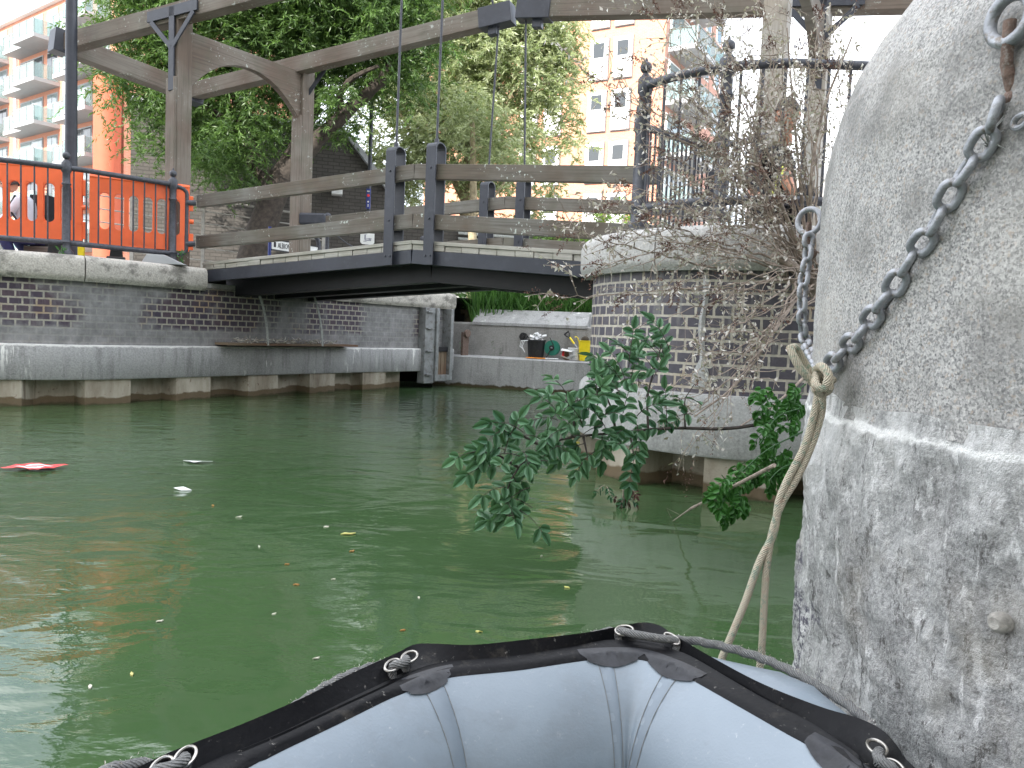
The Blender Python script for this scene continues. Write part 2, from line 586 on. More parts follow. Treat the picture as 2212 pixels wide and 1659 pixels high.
def balustrade_glass():
    t = NT('clear_balustrade_glass')
    b = t.n('BsdfPrincipled', {'Base Color': (.35, .45, .45), 'Roughness': .05})
    tr = t.n('BsdfTransparent', {'Color': (.80, .88, .87)})
    ms = t.n('MixShader', {0: .65, 1: b.outputs[0], 2: tr.outputs[0]})
    t.t.links.new(ms.outputs[0], t.out.inputs[0])
    return t.m


M['bal_glass'] = balustrade_glass()


def leaf_quads(name, base, dirs, L, W, mat_, parent, rnd, rng, org=(0, 0, 0), side=None, fold=0.0):
    """one mesh of many narrow four-sided leaves"""
    n = len(base)
    d = dirs / np.linalg.norm(dirs, axis=1, keepdims=True)
    if side is None: side = rng.normal(size=(n, 3))
    s = np.cross(d, side)
    s /= np.linalg.norm(s, axis=1, keepdims=True) + 1e-9
    L = np.broadcast_to(np.asarray(L), (n,))[:, None]
    W = np.broadcast_to(np.asarray(W), (n,))[:, None]
    v = np.empty((n, 4, 3))
    nn = np.cross(s, d)
    v[:, 0] = base
    v[:, 1] = base + d * L * .45 + s * W * .5 + nn * W * fold
    v[:, 2] = base + d * L
    v[:, 3] = base + d * L * .45 - s * W * .5 + nn * W * fold
    v -= np.array(org)
    me = bpy.data.meshes.new(name)
    me.vertices.add(n * 4)
    me.vertices.foreach_set('co', v.reshape(-1).astype(np.float32))
    me.loops.add(n * 4)
    me.loops.foreach_set('vertex_index', np.arange(n * 4, dtype=np.int32))
    me.polygons.add(n)
    me.polygons.foreach_set('loop_start', np.arange(0, n * 4, 4, dtype=np.int32))
    me.polygons.foreach_set('loop_total', np.full(n, 4, dtype=np.int32))
    me.update(calc_edges=True)
    at = me.attributes.new('rnd', 'FLOAT', 'POINT')
    at.data.foreach_set('value', np.repeat(np.clip(rnd, 0, 1), 4).astype(np.float32))
    me.materials.append(mat_)
    o = bpy.data.objects.new(name, me)
    col.objects.link(o)
    if parent is not None: o.parent = parent
    return o
# ================================================================== the setting
WALL = smooth_line([(-30, 7.3), (-14, 7.45), (-8.5, 7.62), (-6.5, 7.82), (-5.4, 8.02), (-4.75, 8.42), (-4.25, 9.1), (-3.85, 9.75),
                    (-3.25, 10.65), (-2.45, 11.85), (-1.62, 12.95), (-1.12, 13.62)], .12)
LBACK = offset2(WALL, -.5)
PC = (1.80, 6.00)                                  # centre of the round right-hand pier
GZ = 1.60


def arc_pts(c, r, a0, a1, n):
    return [(c[0] + r * math.cos(R(a0 + (a1 - a0) * i / n)), c[1] + r * math.sin(R(a0 + (a1 - a0) * i / n))) for i in range(n + 1)]


g = MB()
pl = [(p[0], p[1], GZ) for p in LBACK] + [(-.85, 14.2, GZ), (-.85, 16.0, GZ), (-.85, 400, GZ), (-400, 400, GZ), (-400, 7.3, GZ)]
g.add(pl, [tuple(range(len(pl)))])
g.add([(-.85, 16, GZ), (3.6, 16, GZ), (3.6, 400, GZ), (-.85, 400, GZ)], [(0, 1, 2, 3)])
nose = [(p[0], p[1], 1.69) for p in arc_pts(PC, .87, 180, 270, 14)]
pl = [(3.6, 400, 1.69), (3.6, 13.0, 1.69), (1.6, 8.6, 1.69), (.92, 6.6, 1.69)] + nose + [(400, 5.13, 1.69), (400, 400, 1.69)]
g.add(pl, [tuple(range(len(pl)))])
g.add([(3.2, 5.0, 1.65), (3.2, 2.0, 1.65), (2.2, 1.4, 1.65), (2.2, -12, 1.65), (400, -12, 1.65), (400, 5.0, 1.65)], [tuple(range(6))])
g.add([(-400, -12, GZ), (-400, -400, GZ), (400, -400, GZ), (400, -12, GZ)], [(0, 1, 2, 3)])
g.add([(-.85, 14.2, 1.1), (3.6, 14.2, 1.1), (3.6, 16, 1.1), (-.85, 16, 1.1)], [(0, 1, 2, 3)])
go = g.build('ground', M['ground'], fix=False)
tag(go, 'pale paved towpath and ground behind the quay walls', 'ground', kind='structure')

# canal bed and water
b = MB()
b.add([(-400, -400, -1.6), (400, -400, -1.6), (400, 400, -1.6), (-400, 400, -1.6)], [(0, 1, 2, 3)])
tag(b.build('canal_bed', M['earth'], fix=False), 'dark canal bed under the green water', 'canal bed', kind='structure')

t = NT('green_canal_water')
p = t.pos()
sx = t.n('SeparateXYZ', {0: p})
# long lazy swirls, fine wind ripple in patches
w1 = t.noise(t.n('Mapping', {'Vector': p, 'Scale': (1.6, 2.3, 1), 'Rotation': (0, 0, R(-12))}).outputs[0], 1.0, 2, .45, dist=1.1)
w2 = t.noise(t.n('Mapping', {'Vector': p, 'Scale': (6, 11, 1), 'Rotation': (0, 0, R(14))}).outputs[0], 1.0, 3, .55, dist=.5)
w3 = t.noise(t.n('Mapping', {'Vector': p, 'Scale': (24, 44, 1), 'Rotation': (0, 0, R(-18))}).outputs[0], 1.0, 3, .6)
patch = t.ramp(t.noise(t.pos((.25, .3, 1)), 1.0, 2), [(.42, .25), (.62, 1.0)])
side = t.ramp(t.math('ADD', t.math('MULTIPLY', sx.outputs[0], -.16), t.math('MULTIPLY', sx.outputs[1], .07)), [(.15, .22), (.9, 1.0)])
h = t.math('ADD', t.math('MULTIPLY', w1, .9), t.math('MULTIPLY', t.math('MULTIPLY', w2, side), .34))
h = t.math('ADD', h, t.math('MULTIPLY', t.math('MULTIPLY', w3, t.math('MULTIPLY', patch, side)), .17))
nb = t.bump(h, .36, .05)
murk = t.ramp(t.noise(t.pos((.4, .4, 1)), 1.0, 4), [(.3, (.038, .074, .029)), (.7, (.049, .091, .036))])
t.pbr(murk, .02, 0, nb, IOR=1.33, Specular_IOR_Level=1.0)
M['water'] = t.m
w = MB()
w.add([(-400, -12, 0), (400, -12, 0), (400, 14.4, 0), (-400, 14.4, 0)], [(0, 1, 2, 3)])
tag(w.build('water', M['water'], fix=False), 'murky green canal water with light ripples', 'water', kind='structure')


# ================================================================== quay walls
def pile_line(line, pitch, depth, out):
    """trapezoid sheet-pile outline following a wall line"""
    A = arcs(line)
    N = normals2(line)
    def at(s):
        for i in range(len(A) - 1):
            if A[i + 1] >= s:
                f = (s - A[i]) / max(A[i + 1] - A[i], 1e-6)
                P = Vector(line[i]).lerp(Vector(line[i + 1]), f)
                return P, Vector(N[i])
        return Vector(line[-1]), Vector(N[-1])
    res, s = [], 0.0
    while s < A[-1] - pitch:
        for fs, o in ((0, out), (.46, out), (.54, out - depth), (.94, out - depth)):
            P, n = at(s + fs * pitch)
            res.append(P + n * o)
        s += pitch
    return res


def pile_mat():
    t = NT('rusty_sheet_piling')
    p = t.pos()
    cc = t.ramp(t.noise(t.pos((3, 3, .8)), 1.3, 5, .65), [(.3, (.20, .165, .12)), (.5, (.36, .32, .25)), (.7, (.50, .46, .38))])
    cc = t.mix(t.ramp(t.noise(p, 16, 5, .7), [(.60, 0.0), (.70, .8)]), cc, (.12, .055, .03))
    cc = t.mix(t.ramp(t.noise(t.pos((14, 14, 1)), 1.0, 4, .7), [(.62, 0.0), (.72, .7)]), cc, (.09, .05, .03))
    e = t.math('ADD', t.z(), t.math('MULTIPLY', t.noise(p, 3.2, 4, .6), .13))
    cc = t.mix(t.ramp(e, [(.145, .9), (.16, 0.0)]), cc, (.11, .075, .035))
    cc = t.mix(t.ramp(e, [(.07, .8), (.09, 0.0)]), cc, (.05, .045, .018))
    return t.pbr(cc, .85, 0, t.bump(t.noise(p, 40, 4), .4, .008))


M['pile'] = pile_mat()


def cop_prof(z0, z1, out, back=-.5, r=.07):
    pr = [(back, z0 + .02), (out - .04, z0)]
    pr += [(out - r + r * math.cos(a), z0 + r + r * math.sin(a)) for a in (R(-60), R(-30), 0)]
    pr += [(out - r + r * math.cos(a), z1 - r + r * math.sin(a)) for a in (0, R(30), R(60), R(90))]
    pr += [(back, z1)]
    return pr


vis = [q for q in WALL if q.x > -12.1]
qw = thing('quay_wall', 'long dark brick quay wall under a stone coping, carrying the footbridge left end', 'quay wall', (-4, 9, 0))
q = MB(); q.strip(vis, .60, 1.40, 0, 4); q.build('brick_face', M['brick_quay'], qw, fix=False)
q = MB(); q.sweep(vis, [(-.3, .29), (.075, .285), (.085, .30), (.085, .63), (.07, .665), (-.3, .68)])
q.build('plinth', M['concrete_plinth'], qw, smooth=True)
land = [i for i, v in enumerate(vis) if -3.62 > v.x > -4.1]
iL = min(range(len(vis)), key=lambda i: (vis[i] - Vector((-3.93, 9.62))).length)
iR = min(range(len(vis)), key=lambda i: (vis[i] - Vector((-2.72, 11.45))).length)
def split_coping(idx0, idx1, cuts):
    ks = [idx0] + [c for c in sorted(cuts) if idx0 < c < idx1] + [idx1]
    for a, c in zip(ks[:-1], ks[1:]):
        seg = [Vector(v) for v in vis[a:c + 1]]
        d0 = (seg[1] - seg[0]).normalized(); d1 = (seg[-1] - seg[-2]).normalized()
        seg[0] = seg[0] + d0 * .004; seg[-1] = seg[-1] - d1 * .004
        q = MB(); q.sweep(seg, cop_prof(1.36, 1.64, .10))
        q.build('coping', M['coping'], qw, smooth=True)
split_coping(0, iL, [iL - 12, iL - 25, iL - 38, iL - 51])
split_coping(iR, len(vis) - 1, [iR + 9, iR + 19])
q = MB(); q.sweep(vis[iL:iR + 1], [(-.5, 1.34), (.0, 1.34), (.0, 1.46), (-.5, 1.46)]); q.build('bridge_bearing', M['concrete'], qw)
pl = pile_line(vis, 1.06, .20, .055)
q = MB(); q.strip(pl, -1.5, .30, 0, 1); q.build('sheet_piling', M['pile'], qw, fix=False)

# far cross wall with a ledge
A0, A1 = Vector((-1.45, 13.86)), Vector((3.7, 12.3))
d = (A1 - A0).normalized(); n = Vector((d.y, -d.x))
def fw(s, o, z): v = A0 + d * s + n * o; return (v.x, v.y, z)
fwall = thing('cross_wall', 'stepped grey concrete wall closing the basin under the reeds, garden things on its ledge', 'retaining wall', (.5, 13.2, 0))
q = MB(); q.sweep([A0, A0 + d * 1.2, A0 + d * 2.4, A0 + d * 3.6, A1], [(-1.0, -1.5), (0, -1.5), (0, .53), (-.04, .555), (-1.0, .56)])
q.build('lower_wall', M['concrete_plinth'], fwall)
q = MB(); q.sweep([A0, A0 + d * 1.2, A0 + d * 2.4, A0 + d * 3.6, A1], [(-1.1, .40), (-.52, .40), (-.52, 1.13), (-.56, 1.16), (-1.1, 1.16)])
q.build('upper_wall', M['concrete'], fwall)
q = MB(); q.prism([fw(.55, -.50, 1.12), fw(.55, -.50, 1.17), fw(.55, -.85, 1.42), fw(.55, -1.0, 1.42), fw(.55, -1.0, 1.12)], (d.x, d.y, 0), 2.15)
q.build('sloping_cap', M['concrete_plinth'], fwall)

# right-hand channel wall, hidden side, then the round pier
rw = [(3.7, 12.9), (1.75, 8.7), (1.0, 6.9)]
CIR = arc_pts(PC, 1.20, 180, 270, 40)
RL = [Vector(v) for v in ([(3.6, 12.6), (2.6, 10.4), (1.6, 8.3), (.95, 7.1), (.66, 6.45)] + CIR + [(2.2, 4.80), (3.0, 4.80), (3.8, 4.80)])]
pier = thing('round_pier', 'rounded purple brick pier with a thick stone cap at the right end of the footbridge', 'pier', (1.72, 5.5, 0))
q = MB(); q.strip(RL, .60, 1.50, 0, 4); q.build('brick_face', M['brick_pier'], pier, fix=False)
def dressed(line, prof): return MB().sweep(line, prof)
dressed(RL, [(-.3, .26), (.06, .255), (.07, .27), (.07, .62), (.055, .655), (-.3, .67)]).build('plinth', M['concrete_pale'], pier, smooth=True)
CIR2 = [Vector(v) for v in arc_pts(PC, 1.20, 168, 226, 26)]
CIR3 = [Vector(v) for v in arc_pts(PC, 1.20, 226.3, 270, 20)] + [Vector((2.2, 4.80)), Vector((3.0, 4.80)), Vector((3.8, 4.80))]
dressed(CIR2, cop_prof(1.45, 1.735, .10, -.45)).build('coping', M['coping_pier'], pier, smooth=True)
dressed(CIR3, cop_prof(1.45, 1.735, .10, -.45)).build('coping', M['coping_pier'], pier, smooth=True)
# weep of cement down the bricks
q = MB(); wl_ = []
for i in range(9):
    a = R(241 + .5 * math.sin(i * 1.3)); z = 1.42 - i * .09
    r0 = 1.206
    hw = (.020 + .003 * math.sin(i * 2.1) + (.03 if i > 6 else 0)) / r0
    wl_.append([(PC[0] + r0 * math.cos(a - hw), PC[1] + r0 * math.sin(a - hw), z), (PC[0] + (r0 + .012) * math.cos(a), PC[1] + (r0 + .012) * math.sin(a), z), (PC[0] + r0 * math.cos(a + hw), PC[1] + r0 * math.sin(a + hw), z)])
for a_, b_ in zip(wl_[:-1], wl_[1:]):
    q.add(a_ + b_, [(0, 1, 4, 3), (1, 2, 5, 4)])
q.build('cement_run', M['concrete_pale'], pier, smooth=True)
RP = []
k = 0
RA = RL[4:]
Ar = arcs(RA)
pr_ = []
N_ = normals2(RA)
def atR(s):
    for i in range(len(Ar) - 1):
        if Ar[i + 1] >= s:
            f = (s - Ar[i]) / max(Ar[i + 1] - Ar[i], 1e-6)
            return RA[i].lerp(RA[i + 1], f), Vector(N_[i])
    return RA[-1], Vector(N_[-1])
s_ = 0.0
while s_ < Ar[-1] - .9:
    for fs, o in ((0, .045), (.5, .045), (.58, -.25), (.94, -.25)):
        P, nn = atR(s_ + fs * .9); pr_.append(P + nn * o)
    s_ += .9
q = MB(); q.strip(pr_, -1.5, .27, 0, 1); q.build('sheet_piling', M['pile'], pier, fix=False)

# ------------------------------------------------------------------ near rounded granite pier
SC = (1.6, 1.35)
PROF = [(-1.2, .985), (.0, .985), (.45, .992), (.65, 1.004), (.76, 1.008), (.86, 1.004), (.885, 1.0), (1.25, 1.0), (1.38, .995), (1.463, .981), (1.541, .953), (1.593, .928),
        (1.67, .874), (1.734, .823), (1.787, .78), (1.85, .71), (1.9, .62), (1.93, .5), (1.95, .3), (1.955, .0)]


def prof_r(z):
    for (z0, r0), (z1, r1) in zip(PROF[:-1], PROF[1:]):
        if z <= z1:
            return r0 + (r1 - r0) * (z - z0) / (z1 - z0)
    return 0


def on_stone(px, py, out=0.0):
    """where the sight line through a pixel meets the near pier (a point pushed outwards by out)"""
    r = ray(px, py)
    t_ = .4
    while t_ < 3:
        P = Vector((0, 0, EYE)) + r * t_
        rr = math.hypot(P.x - SC[0], P.y - SC[1])
        if rr < prof_r(P.z) + out: break
        t_ += .003
    return P


def granite_mat():
    t = NT('speckled_granite')
    p = t.pos()
    cc = t.ramp(t.noise(p, 170, 3, .8), [(.36, (.09, .09, .095)), (.45, (.27, .265, .255)), (.54, (.38, .37, .355)), (.64, (.58, .57, .54))])
    vor = t.n('RGBToBW', {0: t.n('TexVoronoi', {'Vector': p, 'Scale': 330.0}).outputs['Color']}).outputs[0]
    cc = t.mix(.55, cc, t.ramp(vor, [(.2, (.10, .10, .10)), (.45, (.32, .315, .30)), (.72, (.56, .54, .51))]))
    cc = t.mix(t.ramp(t.noise(p, 120, 2), [(.60, 0.0), (.68, .5)]), cc, (.42, .33, .25))
    cc = t.mix(t.ramp(t.noise(p, 5.5, 5, .6), [(.36, .6), (.54, 0.0)]), cc, (.15, .145, .135))
    cc = t.mix(t.ramp(t.noise(p, 3.0, 3, .6), [(.5, 0.0), (.8, .4)]), cc, (.50, .47, .41))
    sx = t.noise(t.pos((26, 26, 6)), 1.0, 4, .7)
    cc = t.mix(t.ramp(sx, [(.28, .45), (.40, 0.0)]), cc, (.12, .115, .11))
    nm = t.bump(t.math('ADD', t.noise(p, 70, 4, .7), t.math('MULTIPLY', t.noise(p, 20, 3), .7)), .30, .004)
    return t.pbr(cc, .85, 0, nm)


def rough_mat():
    t = NT('lime_crusted_concrete')
    p = t.pos()
    ps = t.pos((1, 1, .38))
    w_ = t.noise(p, 14, 4, .6, out=1)
    pd = t.n('VectorMath', {0: ps, 1: t.n('VectorMath', {0: w_, 3: .03}, operation='SCALE').outputs[0]}, operation='ADD').outputs[0]
    cc = t.ramp(t.noise(pd, 8, 8, .72), [(.34, (.17, .165, .16)), (.43, (.33, .325, .315)), (.50, (.42, .42, .41)), (.56, (.52, .52, .505)), (.64, (.70, .69, .665))])
    cc = t.mix(.5, cc, t.ramp(t.noise(p, 130, 5, .8), [(.38, (.09, .088, .085)), (.48, (.32, .315, .305)), (.61, (.60, .59, .57))]))
    cc = t.mix(t.ramp(t.noise(pd, 26, 6, .7), [(.57, 0.0), (.62, .7)]), cc, (.82, .81, .79))
    pit = t.noise(pd, 45, 6, .8)
    cc = t.mix(t.ramp(pit, [(.385, .85), (.43, 0.0)]), cc, (.085, .078, .072))
    cc = t.mix(t.ramp(t.noise(p, 5, 5, .65), [(.54, 0.0), (.70, .45)]), cc, (.30, .27, .21))
    # patches of old dark tar paint low down
    m1 = t.ramp(t.noise(p, 4.2, 2, .5), [(.52, 0.0), (.56, 1.0)])
    m2 = t.ramp(t.noise(p, 75, 4, .7), [(.48, 0.0), (.53, 1.0)])
    low = t.ramp(t.z(), [(.52, 1.0), (.62, 0.0)])
    hi = t.math('MULTIPLY', t.ramp(t.z(), [(.60, 0.0), (.86, .55)]), t.ramp(t.noise(pd, 11, 6, .7), [(.44, 0.0), (.54, 1.0)]))
    cc = t.mix(hi, cc, (.80, .79, .77))
    cc = t.mix(t.math('MULTIPLY', t.math('MULTIPLY', m1, m2), low), cc, (.09, .085, .11))
    # white lime line along the joint
    e = t.math('ABSOLUTE', t.math('SUBTRACT', t.math('ADD', t.z(), t.math('MULTIPLY', t.noise(p, 12, 5, .7), .045)), .888))
    thick = t.math('MULTIPLY', t.ramp(t.noise(p, 5, 3), [(.45, 0.0), (.75, 1.0)]), .010)
    cc = t.mix(t.ramp(t.math('SUBTRACT', e, thick), [(.0, 1.0), (.006, 0.0)]), cc, (.9, .89, .86))
    nm = t.bump(t.math('ADD', t.noise(p, 55, 6, .75), t.math('MULTIPLY', t.noise(pd, 16, 6, .7), 1.6)), .9, .014)
    return t.pbr(cc, .85, 0, nm)


M['granite'] = granite_mat()
M['rough'] = rough_mat()


def revolve_grid(z0, z1, nz, a0, a1, na, disp):
    vs, fs = [], []
    for j in range(nz + 1):
        z = z0 + (z1 - z0) * j / nz
        r = prof_r(z)
        for i in range(na + 1):
            a = R(a0 + (a1 - a0) * i / na)
            c, s = math.cos(a), math.sin(a)
            P = Vector((SC[0] + r * c, SC[1] + r * s, z))
            dd, dz = disp(P)
            vs.append((P.x + c * dd, P.y + s * dd, z + dz))
    for j in range(nz):
        for i in range(na):
            q0 = j * (na + 1) + i
            fs.append((q0, q0 + 1, q0 + na + 2, q0 + na + 1))
    return MB().add(vs, fs)


def d_rough(P):
    v = mnoise.fractal(Vector((P.x * 7, P.y * 7, P.z * 4)), .75, 2.1, 7) * .017
    v += mnoise.fractal(Vector((P.x * 28, P.y * 28, P.z * 18 + 5)), .8, 2.2, 4) * .005
    w = mnoise.noise(Vector((P.x * 3, P.y * 3, P.z * 2 + 9)))
    v += max(0, w - .15) * -.05
    k = min(1, max(0, (.885 - P.z) / .05))
    return v * (.25 + .75 * k) + .001, mnoise.noise(Vector((P.x * 9, P.y * 9, 3))) * .02 * (P.z > .5)


def d_gran(P):
    return mnoise.fractal(Vector(P) * 8, .9, 2.1, 4) * .004 + mnoise.fractal(Vector(P) * 60, .8, 2.1, 2) * .0012, 0


near = thing('stone_pier', 'huge round granite block on crusted pale concrete filling the right edge beside the dinghy', 'pier', (1.6, 1.35, 0))
revolve_grid(.872, 1.953, 150, 95, 300, 300, d_gran).build('granite_cap', M['granite'], near, smooth=True, fix=False)
revolve_grid(-.6, .90, 210, 95, 300, 420, d_rough).build('concrete_base', M['rough'], near, smooth=True, fix=False)
q = MB(); q.box((2.9, 1.35, .5), (2.4, 1.7, 2.3)); q.build('rear_wall', M['concrete'], near)
q = MB()
P0 = on_stone(2158, 1345)
nn = Vector((P0.x - SC[0], P0.y - SC[1], 0)).normalized()
q.tube([P0 - nn * .02, P0 + nn * .004, P0 + nn * .010], [.015, .014, .008], 14)
q.build('embedded_stone', M['coping'], near, smooth=True)

# grey steel channels, rungs and a rusty stop board at the far end of the quay wall
def wall_at(px, off, z):
    """point on the quay wall line seen in the direction of a pixel"""
    best = None
    for i in range(len(vis) - 1):
        P = vis[i]
        r = ray(px, 760)
        e = abs(P.x / P.y - r.x / r.y)
        if best is None or e < best[0]: best = (e, i)
    i = best[1]
    N1 = normals2(vis)[i]
    return Vector((vis[i].x + N1[0] * off, vis[i].y + N1[1] * off, z)), Vector((vis[i + 1].x - vis[i].x, vis[i + 1].y - vis[i].y, 0)).normalized(), Vector((N1[0], N1[1], 0))


ga, gd, gn = wall_at(905, 0, 0)
gb, _, _ = wall_at(962, 0, 0)
gd = (gb - ga).normalized(); gn = Vector((gd.y, -gd.x, 0)); gl = (gb - ga).length
gate = thing('gate_slot', 'rusty stop board between grey steel channels with rungs at the far quay wall end', 'lock fitting', ga)
q = MB(); q.obox(ga + Vector((0, 0, .08)), (0, 0, 1.28), gd * (gl * .34), gn * .16); q.build('ladder_plate', M['galv_grey'], gate, bevel=.006)
for z in (.22, .62, 1.0, 1.28):
    q = MB(); q.obox(ga + gd * (gl * .03) + gn * .16 + Vector((0, 0, z)), gd * (gl * .22), gn * .05, Vector((0, 0, .02))); q.build('rung', M['galv_grey'], gate)
for a in (.34, .86):
    q = MB(); q.obox(ga + gd * (gl * a) + Vector((0, 0, .12)), (0, 0, 1.24), gd * (gl * .10), gn * .20); q.build('side_channel', M['galv_grey'], gate, bevel=.006)
q = MB(); q.obox(ga + gd * (gl * .44) + Vector((0, 0, .12)), gd * (gl * .42), gn * .19, Vector((0, 0, .10))); q.build('sill', M['galv_grey'], gate)
q = MB(); q.obox(ga + gd * (gl * .44) + Vector((0, 0, .62)), gd * (gl * .42), gn * .14, Vector((0, 0, .08))); q.build('cross_bar', M['steel_dark'], gate)
q = MB()
for k in range(6):
    q.obox(ga + gd * (gl * (.445 + .069 * k)) + Vector((0, 0, .22)), (0, 0, .40), gd * (gl * .063), gn * (.115 + .006 * (k % 2)))
q.build('rusty_board', M['plank_dark'], gate)
tr, td, tn = wall_at(1000, 0, 0)
q = MB(); q.obox(gb + gd * .35 + gn * .05 + Vector((0, 0, .55)), (0, 0, .42), gd * .16, gn * .05)
q.tube([gb + gd * .43 + gn * .10 + Vector((0, 0, .95)), gb + gd * .43 + gn * .15 + Vector((0, 0, .95))], .07, 14)
tag(q.build('mooring_plate', M['rust']), 'small rusty iron plate with a round eye by the wall corner', 'iron plate')

# fragile shelf hanging on the wall under the bridge
sa, sb = at_z(456, 742, .685), at_z(752, 746, .685)
sa = Vector((-3.93, 9.86, .69)); sb = Vector((-2.66, 11.72, .69))
sd = (sb - sa).normalized(); sn = Vector((sd.y, -sd.x, 0))
shelf = thing('hanging_shelf', 'rusty board littered with debris lying on the plinth under the bridge, tied by pale straps', 'shelf', sa)
q = MB(); q.obox(sa + sn * .03, sd * (sb - sa).length, sn * .36, Vector((0, 0, .028))); q.build('board', M['plank_dark'], shelf)
q = MB()
for (s0, o0, z0, s1, o1) in ((.30, .02, 1.46, .30, .04), (.42, .36, 1.50, .62, .385), (1.22, .02, 1.46, 1.16, .04), (1.36, .36, 1.49, 1.56, .385)):
    A_ = sa + sd * s0 + sn * o0; A_.z = z0
    B_ = sa + sd * s1 + sn * o1; B_.z = .69
    pts = [A_.lerp(B_, k / 8) + sd * (.05 * math.sin(PI * k / 8) if o0 > .1 else 0) for k in range(9)]
    m_ = MB(); N3 = sd * .017
    vs = []
    for P in pts: vs += [P - N3, P + N3, P + N3 + sn * .006, P - N3 + sn * .006]
    fs = []
    for k in range(8):
        for e in range(4): fs.append((k * 4 + e, k * 4 + (e + 1) % 4, k * 4 + 4 + (e + 1) % 4, k * 4 + 4 + e))
    m_.add(vs, fs); m_.build('strap', M['strap'], shelf)
rng = np.random.default_rng(5)
n_ = 420
bs = np.array([tuple(sa + sd * float(rng.uniform(.25, 1.9)) + sn * float(rng.uniform(.06, .36)) + Vector((0, 0, .03 + float(rng.uniform(0, .05))))) for _ in range(n_)])
leaf_quads('debris', bs, rng.normal(size=(n_, 3)) * (1, 1, .35), rng.uniform(.03, .10, n_), .014, M['leaf_dead'], shelf, rng.uniform(size=n_), rng, org=tuple(ORG[shelf.name]))['kind'] = 'stuff'
# ================================================================== footbridge
NL, NK, NR = Vector((-4.30, 10.0, 1.60)), Vector((-1.105, 8.20, 1.83)), Vector((1.45, 6.76, 1.62))
WV = Vector((.93, 1.70, 0)); WN = WV.normalized()
TOL = Vector((0, 0, 1))
br = thing('footbridge', 'small humped wooden footbridge with black steel edge beams and two timber rails each side', 'footbridge', (-1.1, 9, 1.6))


def span(off, p, q, dz):
    return p + WN * off + TOL * dz, q + WN * off + TOL * dz


WID = WV.length
for a, c in ((NL + (NK - NL) * .10, NK), (NK, NR)):
    dd = (c - a).normalized()
    gap = dd * .006
    for off, hh, z0 in ((0, .145, -.0725), (WID, .145, -.0725)):
        q = MB(); s_, e_ = span(off, a + gap, c - gap, z0); q.beam(s_, e_, .07, hh, WN); q.build('edge_beam', M['steel_black'], br, bevel=.004)
    for off in (.42, 1.05, WID - .30):
        q = MB(); s_, e_ = span(off, a + gap, c - gap, -.20); q.beam(s_, e_, .16, .22, WN); q.build('girder', M['steel_dark'], br)
    q = MB(); s_, e_ = span(WID / 2, a + gap, c - gap, -.085); q.beam(s_, e_, WID - .08, .02, WN); q.build('under_plate', M['steel_dark'], br)
    # planks with a kerb board on top of their ends
    L_ = (c - a).length; n_ = int(L_ / .205); q = MB()
    for k in range(n_):
        s0 = a + dd * (L_ * k / n_ + .004)
        j = random.Random(k + int(L_ * 100)).uniform(-.012, .004)
        q.obox(s0 - WN * (.035 + j) + TOL * .003, WN * (WID + .06), dd * (L_ / n_ - .008), TOL * .058)
    q.build('deck_planks', M['plank'], br, bevel=.003)
    for off in (0.0, WID):
        q = MB(); s_, e_ = span(off + (.01 if off == 0 else -.01), a, c - dd * .003, .082); q.beam(s_, e_, .10, .038, WN); q.build('kerb_board', M['plank'], br, bevel=.004)
# rails: NL end starts beyond the fence
RS = [Vector((-4.10, 9.89, 0)), Vector((-1.105, 8.20, 0)), Vector((1.25, 6.87, 0))]
for off in (0.0, WID):
    for zt in (0, -.515):
        z3 = (2.50 + zt + (.0 if zt else 0), 2.65 + zt, 2.44 + zt)
        for k in (0, 1):
            a, c = RS[k].copy(), RS[k + 1].copy()
            a.z, c.z = z3[k], z3[k + 1]
            if k == 0 and off: a = a.lerp(c, .04)
            dd = (c - a).normalized()
            q = MB(); q.beam(a + WN * (off) + dd * .003, c + WN * off - dd * .003, .075, .155, WN); q.build('handrail', M['timber'], br, bevel=.006)


def strap_post(base, top):
    """folded steel plate: two cheeks joined by a rounded head"""
    d_ = (NR - NL); d_.z = 0; d_.normalize()
    h_ = .065; t_ = .095; w_ = .062
    q = MB()
    out = []
    for k in range(9):
        a = PI * k / 8
        out.append((-math.cos(a) * t_, math.sin(a) * .055))
    outer = [(-t_, 0)] + [(x, (top - base) - .055 + y) for x, y in out] + [(t_, 0)]
    inner = [(x * (1 - .017 / t_), y if y == 0 else y - .013) for x, y in outer]
    vs, fs = [], []
    B0 = Vector((0, 0, base))
    for pr in (outer, inner):
        for sgn in (-1, 1):
            for x, y in pr: vs.append(d_ * (w_ * sgn) + WN * x + B0 + TOL * y)
    m_ = len(outer)
    for k in range(m_ - 1):
        fs += [(k, k + 1, m_ + k + 1, m_ + k), (2 * m_ + k, 3 * m_ + k, 3 * m_ + k + 1, 2 * m_ + k + 1),
               (k, 2 * m_ + k, 2 * m_ + k + 1, k + 1), (m_ + k, m_ + k + 1, 3 * m_ + k + 1, 3 * m_ + k)]
    for e in (0, m_ - 1): fs.append((e, m_ + e, 3 * m_ + e, 2 * m_ + e))
    return q, vs, fs


DB = (NR - NL); DB.z = 0; DB.normalize()
PPOS = {'near': [(-1.345, 8.335), (-.885, 8.076)], 'far': [(-.42, 10.03), (.045, 9.77)]}
for side_, ps in PPOS.items():
    for (x, y) in ps:
        q, vs, fs = strap_post(1.665 if side_ == 'near' else 1.67, 2.93)
        P = Vector((x, y, 0))
        off = WN * (0.0)
        q.add([v + P for v in vs], fs)
        for zz, dx_ in ((2.66, 0), (2.14, 0), (1.76, -.03), (1.76, .03)):
            c_ = P - WN * .095 + DB * dx_ + TOL * zz
            q.tube([c_ - WN * .010, c_ + WN * .004], .011, 8)
        q.build('rail_post', M['steel_black'], br, bevel=.002)

